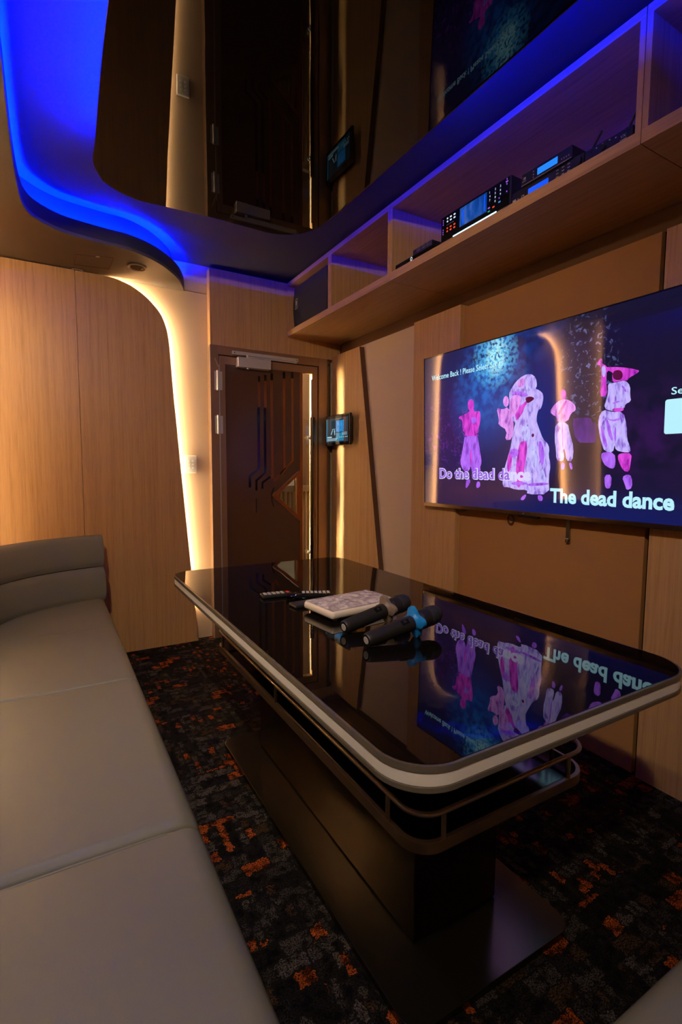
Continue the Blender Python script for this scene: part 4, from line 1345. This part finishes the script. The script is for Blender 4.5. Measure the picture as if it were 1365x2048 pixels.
# pedestal and base plate
MB().box(.737, 1.022, .897, 1.94, .026, .694).build('pedestal', 'ped_steel', r, bevel=0.003)
bp = rrect(.608, 1.135, .735, 2.062, .05, 8)
MB().prism(bp, .002, .022, 'Z').build('base_plate', 'plate_steel', r, bevel=0.002)
MB().box(.742, 1.017, .902, 1.935, .0215, .0265).build('shadow_gap', 'gap_black', r)

# ------------------------------------------------------------------ things on the table
# wrapped white control pad
mt = Matrix.Translation((.840, 1.373, ZT0)) @ Matrix.Rotation(R(6.0), 4, 'Z')
r = empty('control_pad', (.840, 1.373, ZT0), 'pinkish white rounded control pad wrapped in clear film on the table', 'control pad')
MB().rbox(-.135, .135, -.083, .083, .008, .036, .012, 4, 0, mt).build('case', 'pad_white', r)
for fx in (-.108, .108):
    for fy in (-.060, .060):
        MB().lathe([(.008, 0.0002), (.008, .010)], mt @ Matrix.Translation((fx, fy, 0)), 14).build('foot', 'pad_white', r)
random.seed(5)
gx, gy = 40, 26
vs, fs = [], []
for j in range(gy + 1):
    for i in range(gx + 1):
        x, y = -.129 + .258 * i / gx, -.077 + .154 * j / gy
        e_ = min(1, min(i, gx - i) / 3, min(j, gy - j) / 3)
        h = .0362 + e_ * (.0016 + .0022 * abs(sin(x * 70 + sin(y * 50) * 2)) + random.random() * .0012 + (.003 if abs(x + .035 + .2 * y) < .008 else 0))
        vs.append((x, y, h))
for j in range(gy):
    for i in range(gx):
        a_ = j * (gx + 1) + i
        fs.append((a_, a_ + 1, a_ + gx + 2, a_ + gx + 1))
MB().add(vs, fs, 0, mt).build('clear_film', 'film', r, angle=60)

# microphones


def microphone(tail, head, label, ringmat):
    tail, head = Vector(tail), Vector(head)
    ax = (head - tail)
    ln = ax.length
    mt_ = Matrix.Translation(tail) @ ax.to_track_quat('Z', 'Y').to_matrix().to_4x4()
    rt = empty('microphone', (tail.x, tail.y, ZT0), label, 'microphone')
    b = ln * .60
    MB().lathe([(.0165, .0), (.0185, .003), (.0195, .012), (.0205, .05), (.0215, b), (.023, b + .006)], mt_, 32).build('handle', 'black_matte', rt)
    MB().lathe([(.0145, -.0012), (.0150, .0002)], mt_, 28).build('end_cap', 'black_gloss', rt)
    MB().lathe([(.0095, -.0020), (.0105, -.0012), (.0075, -.0011), (.0070, -.0019)], mt_, 24).build('cap_ring', 'button_grey', rt)
    # anti-roll ring with six soft lobes
    n_ = 72
    prof = []
    for k in range(n_):
        a_ = 2 * pi * k / n_
        rad = .0355 + .0085 * cos(4 * a_ + .6) * (1 if cos(4 * a_ + .6) > 0 else .9)
        prof.append((rad * cos(a_), rad * sin(a_)))
    rg = MB()
    inner = [(.0215 * cos(2 * pi * k / n_), .0215 * sin(2 * pi * k / n_)) for k in range(n_)]
    zz0, zz1 = b + .000, b + .017
    vs_ = [(x, y, zz0 + .002) for x, y in prof] + [(x * 1.02, y * 1.02, (zz0 + zz1) / 2) for x, y in prof] + [(x, y, zz1 - .002) for x, y in prof]
    vs_ += [(x, y, zz1 + .004) for x, y in inner] + [(x, y, zz0 - .004) for x, y in inner]
    fs_ = []
    for k in range(n_):
        j = (k + 1) % n_
        for a_ in range(5):
            c_ = (a_ + 1) % 5
            fs_.append((a_ * n_ + k, a_ * n_ + j, c_ * n_ + j, c_ * n_ + k))
    rg.add(vs_, fs_, 0, mt_)
    rg.build('anti_roll_ring', ringmat, rt, angle=50)
    MB().lathe([(.022, b + .014), (.0262, b + .026), (.0270, b + .030), (.0270, b + .052), (.0262, b + .055)], mt_, 32).build('collar', 'black', rt)
    hb_ = b + .054
    MB().lathe([(.0255, hb_), (.0278, hb_ + .004), (.0278, hb_ + .010), (.0265, hb_ + .014), (.0272, hb_ + .020), (.0255, hb_ + .032), (.019, hb_ + .043), (.010, hb_ + .049), (.002, hb_ + .051)], mt_, 32).build('grille', 'mesh', rt)
    side = mt_ @ Vector((0, 0, b * .78))
    up = Vector((-.62, -.55, .56)).normalized()
    axn = ax.normalized()
    up = (up - axn * up.dot(axn)).normalized()
    m3 = Matrix((axn, axn.cross(up) * -1, up)).transposed().to_4x4()
    m3.translation = side + up * .0203
    MB().rbox(-.013, .013, -.007, .007, -.002, .002, .0015, 2, 0, m3).build('switch', 'black_gloss', rt)
    MB().rbox(-.004, .004, -.004, .004, .0015, .0035, .001, 2, 0, m3).build('switch_slider', 'black_matte', rt)
    return rt


microphone((0.6988, 1.1800, 0.7575), (0.9548, 1.2185, 0.7930), 'black microphone with a taupe ring leaning beside the white control pad', 'ring_taupe')
microphone((0.6949, 1.0588, 0.7575), (0.9529, 1.0703, 0.7930), 'black microphone with a bright blue ring, nearest on the table', 'ring_blue')


def remote(c, ang, lx, ly, h, label, keys, body='black', name='remote_control', curved=False, case_extra=None):
    mt_ = Matrix.Translation((*c, ZT0)) @ Matrix.Rotation(R(ang), 4, 'Z')
    rt = empty(name, (*c, ZT0), label, 'remote control')
    if curved:
        pr = []
        n_ = 14
        for k in range(n_ + 1):
            t_ = k / n_
            pr.append((-lx / 2 + lx * t_, .004 + .010 * (2 * t_ - 1) ** 2 * (1 if t_ < .5 else .25), .010 + h * (.6 + .4 * sin(pi * min(1, t_ * 1.1)))))
        vs_, fs_ = [], []
        for x, z0, z1 in pr:
            e_ = .5 * ly * (.75 + .25 * sin(pi * max(.12, min(.88, (x + lx / 2) / lx))))
            vs_ += [(x, -e_ * .8, z0), (x, e_ * .8, z0), (x, e_, (z0 + z1) / 2), (x, e_ * .8, z1), (x, -e_ * .8, z1), (x, -e_, (z0 + z1) / 2)]
        for k in range(n_):
            for a_ in range(6):
                fs_.append((6 * k + a_, 6 * k + (a_ + 1) % 6, 6 * k + 6 + (a_ + 1) % 6, 6 * k + 6 + a_))
        fs_ += [(5, 4, 3, 2, 1, 0), tuple(6 * n_ + k for k in range(6))]
        zmin = min(v[2] for v in vs_)
        vs_ = [(x, y, z - zmin + .0003) for x, y, z in vs_]
        MB().add(vs_, fs_, 0, mt_).build('case', body, rt, angle=60)
        top = max(v[2] for v in vs_) - .0015
    else:
        MB().rbox(-lx / 2, lx / 2, -ly / 2, ly / 2, .0003, h, min(.004, h * .3), 3, 0, mt_).build('case', body, rt)
        top = h
    for nx, ny, x0, x1, mk, nm in keys:
        for i in range(nx):
            for j in range(ny):
                kx = x0 + (x1 - x0) * (i + .5) / nx
                kyy = -ly * .34 + ly * .68 * (j + .5) / ny
                wx, wy = abs(x1 - x0) / nx * .34, ly * .68 / ny * .32
                MB().rbox(kx - wx, kx + wx, kyy - wy, kyy + wy, top - .001, top + .0022, .0007, 1, 0, mt_).build(nm, mk, rt)
    return rt


remote((0.6949, 1.6574), -6, .112, .046, .013, 'small remote with grey buttons and a red key, farthest left on the table',
       [(5, 3, -.050, .030, 'button_grey', 'button'), (1, 1, .034, .050, 'button_red', 'power_button')])
remote((0.7604, 1.5015), 3, .150, .052, .012, 'flat plain black remote partly behind the white control pad', [(2, 2, .030, .066, 'button_grey', 'button')], 'black_matte')
remote((0.7912, 1.5785), -24, .165, .046, .016, 'curved black remote lying behind the flat black remote', [(7, 3, -.030, .074, 'button_grey', 'button')], 'black_gloss', curved=True)
t = MB().tube([(.813, 1.542, ZT0 + .0045), (.924, 1.513, ZT0 + .0045)], [.0042, .0036], 10)
tag(t.build('pen', 'black_gloss'), 'thin black stick lying behind the white control pad', 'pen')

# ================================================================== SOFAS
ZSEAT = .432


def cushion(x0, x1, y0, y1, z0, z1, rr, crown, name, parent, n=28):
    """rr: edge radii (x0, x1, y0, y1); top is a softly crowned height field, sides drop to z0"""
    def ts(a, b, ra, rb):
        o_ = [a + ra * k / 7 for k in range(7)]
        o_ += [a + ra + (b - a - ra - rb) * k / n for k in range(n + 1)]
        o_ += [b - rb + rb * k / 7 for k in range(1, 8)]
        return o_
    xs, ys = ts(x0, x1, rr[0], rr[1]), ts(y0, y1, rr[2], rr[3])

    def drop(d_, q_):
        return 0 if d_ >= q_ else q_ - math.sqrt(max(0, q_ * q_ - (q_ - d_) ** 2))
    vs_, fs_ = [], []
    for y in ys:
        for x in xs:
            u, v = (x - x0) / (x1 - x0), (y - y0) / (y1 - y0)
            z = z1 + crown * (4 * u * (1 - u)) ** .6 * (4 * v * (1 - v)) ** .6
            z -= max(drop(x - x0, rr[0]), drop(x1 - x, rr[1])) + max(drop(y - y0, rr[2]), drop(y1 - y, rr[3]))
            vs_.append((x, y, max(z, z0 + .01)))
    nx, ny = len(xs), len(ys)
    for j in range(ny - 1):
        for i in range(nx - 1):
            a_ = j * nx + i
            fs_.append((a_, a_ + 1, a_ + nx + 1, a_ + nx))
    bd_ = [i for i in range(nx)] + [j * nx + nx - 1 for j in range(1, ny)] + [(ny - 1) * nx + i for i in range(nx - 2, -1, -1)] + [j * nx for j in range(ny - 2, 0, -1)]
    b0 = len(vs_)
    vs_ += [(vs_[k][0], vs_[k][1], z0) for k in bd_]
    m_ = len(bd_)
    for k in range(m_):
        j = (k + 1) % m_
        fs_.append((bd_[j], bd_[k], b0 + k, b0 + j))
    fs_.append([b0 + k for k in range(m_)])
    return MB().add(vs_, fs_).build(name, 'leather', parent, angle=50)


def backrest(path, prof, name, parent):
    """sweep a closed (outward, z) profile along a plan path; ends rounded by shrinking the last sections"""
    n_ = len(path)
    vs_, fs_ = [], []
    cx = sum(p[0] for p in prof) / len(prof)
    cz = sum(p[1] for p in prof) / len(prof)
    secs = [(0, .93), (0, .985)] + [(i, 1) for i in range(n_)] + [(n_ - 1, .985), (n_ - 1, .93)]
    for si, (i, sc_) in enumerate(secs):
        a_ = Vector(path[max(0, i - 1)])
        b_ = Vector(path[min(n_ - 1, i + 1)])
        t_ = (b_ - a_).normalized()
        nr = Vector((t_.y, -t_.x))
        sh = {0: -.008, 1: -.005, len(secs) - 2: .006, len(secs) - 1: .012}.get(si, 0)
        for d_, z in prof:
            dd, zz = cx + (d_ - cx) * sc_, cz + (z - cz) * sc_
            vs_.append((path[i][0] + nr.x * dd + t_.x * sh, path[i][1] + nr.y * dd + t_.y * sh, zz))
    m_ = len(prof)
    for i in range(len(secs) - 1):
        for k in range(m_):
            fs_.append((i * m_ + k, i * m_ + (k + 1) % m_, (i + 1) * m_ + (k + 1) % m_, (i + 1) * m_ + k))
    fs_.append(list(range(m_)))
    fs_.append([(len(secs) - 1) * m_ + k for k in range(m_)][::-1])
    return MB().add(vs_, fs_).build(name, parent=parent, mats='leather', angle=60)


def bulge(d0, d1, z0, z1, back0, back1, b, n_=10):
    """front face bulges forward (towards negative d) between z0 and z1"""
    o_ = []
    for k in range(n_ + 1):
        t_ = k / n_
        s_ = (sin(pi * t_)) ** .35
        o_.append((d0 + (d1 - d0) * t_ - b * s_ + .010 * (1 - s_), z0 + (z1 - z0) * t_))
    o_ += [(back1, z1 - .004), (back0, z0 + .004)]
    return o_


r = empty('sofa', (-.08, 1.4, 0), 'long grey leather sofa along the left, its channelled backrest curving round the far corner', 'sofa')
MB().rbox(XL + .055, .225, -.40, 3.40, .03, .33, .01).build('base', 'leather', r)
for y0, y1, ra, rb in ((.300, 1.046, .008, .008), (1.046, 1.910, .030, .007), (1.910, 2.590, .010, .006)):
    cushion(-.40, .262, y0 + .0015, y1 - .0015, .30, ZSEAT + (.006 if y0 > 1 else 0), (.02, .050, ra, rb), .010, 'seat_cushion', r)
cushion(-.40, .262, 2.591, 3.36, .30, ZSEAT + .001, (.02, .050, .006, .02), .004, 'seat_cushion', r)
cushion(-.40, .262, -.42, .298, .30, ZSEAT, (.02, .050, .02, .016), .010, 'seat_cushion', r)
for yy in (1.040,):
    MB().tube([(-.38, yy, ZSEAT - .004), (.0, yy, ZSEAT + .000), (.18, yy, ZSEAT - .001), (.230, yy, ZSEAT - .012)], .0035, 8).build('welt', 'leather', r)
path = smooth_path([(.262, 3.195), (.16, 3.172), (.06, 3.136), (-.03, 3.088), (-.10, 3.034), (-.17, 2.960), (-.225, 2.86), (-.262, 2.72), (-.278, 2.50), (-.282, 2.2), (-.282, 1.0), (-.282, .0), (-.282, -.40)], 5)
# (outward = to the right of travel, i.e. towards the walls)
backrest(path, bulge(.010, .030, .425, .618, .105, .105, .006), 'backrest_cushion', r)
backrest(path, bulge(.030, .052, .622, .806, .105, .100, .007), 'backrest_cushion', r)
r2 = empty('sofa', (1.08, .0, 0), 'grey leather seat edge of the second sofa in the lower right corner', 'sofa')
MB().rbox(.30, 1.90, -.40, .335, .03, .33, .01).build('base', 'leather', r2)
for x0, x1 in ((.285, 1.09), (1.092, 1.90)):
    cushion(x0, x1, -.42, .374, .30, ZSEAT - .006, (.02, .02, .02, .045), .010, 'seat_cushion', r2)
MB().rbox(.30, 1.90, -.43, -.27, .40, .80, .03, 4).build('backrest_cushion', 'leather', r2)

for o in bpy.data.objects:
    if '_o' in o:
        del o['_o']
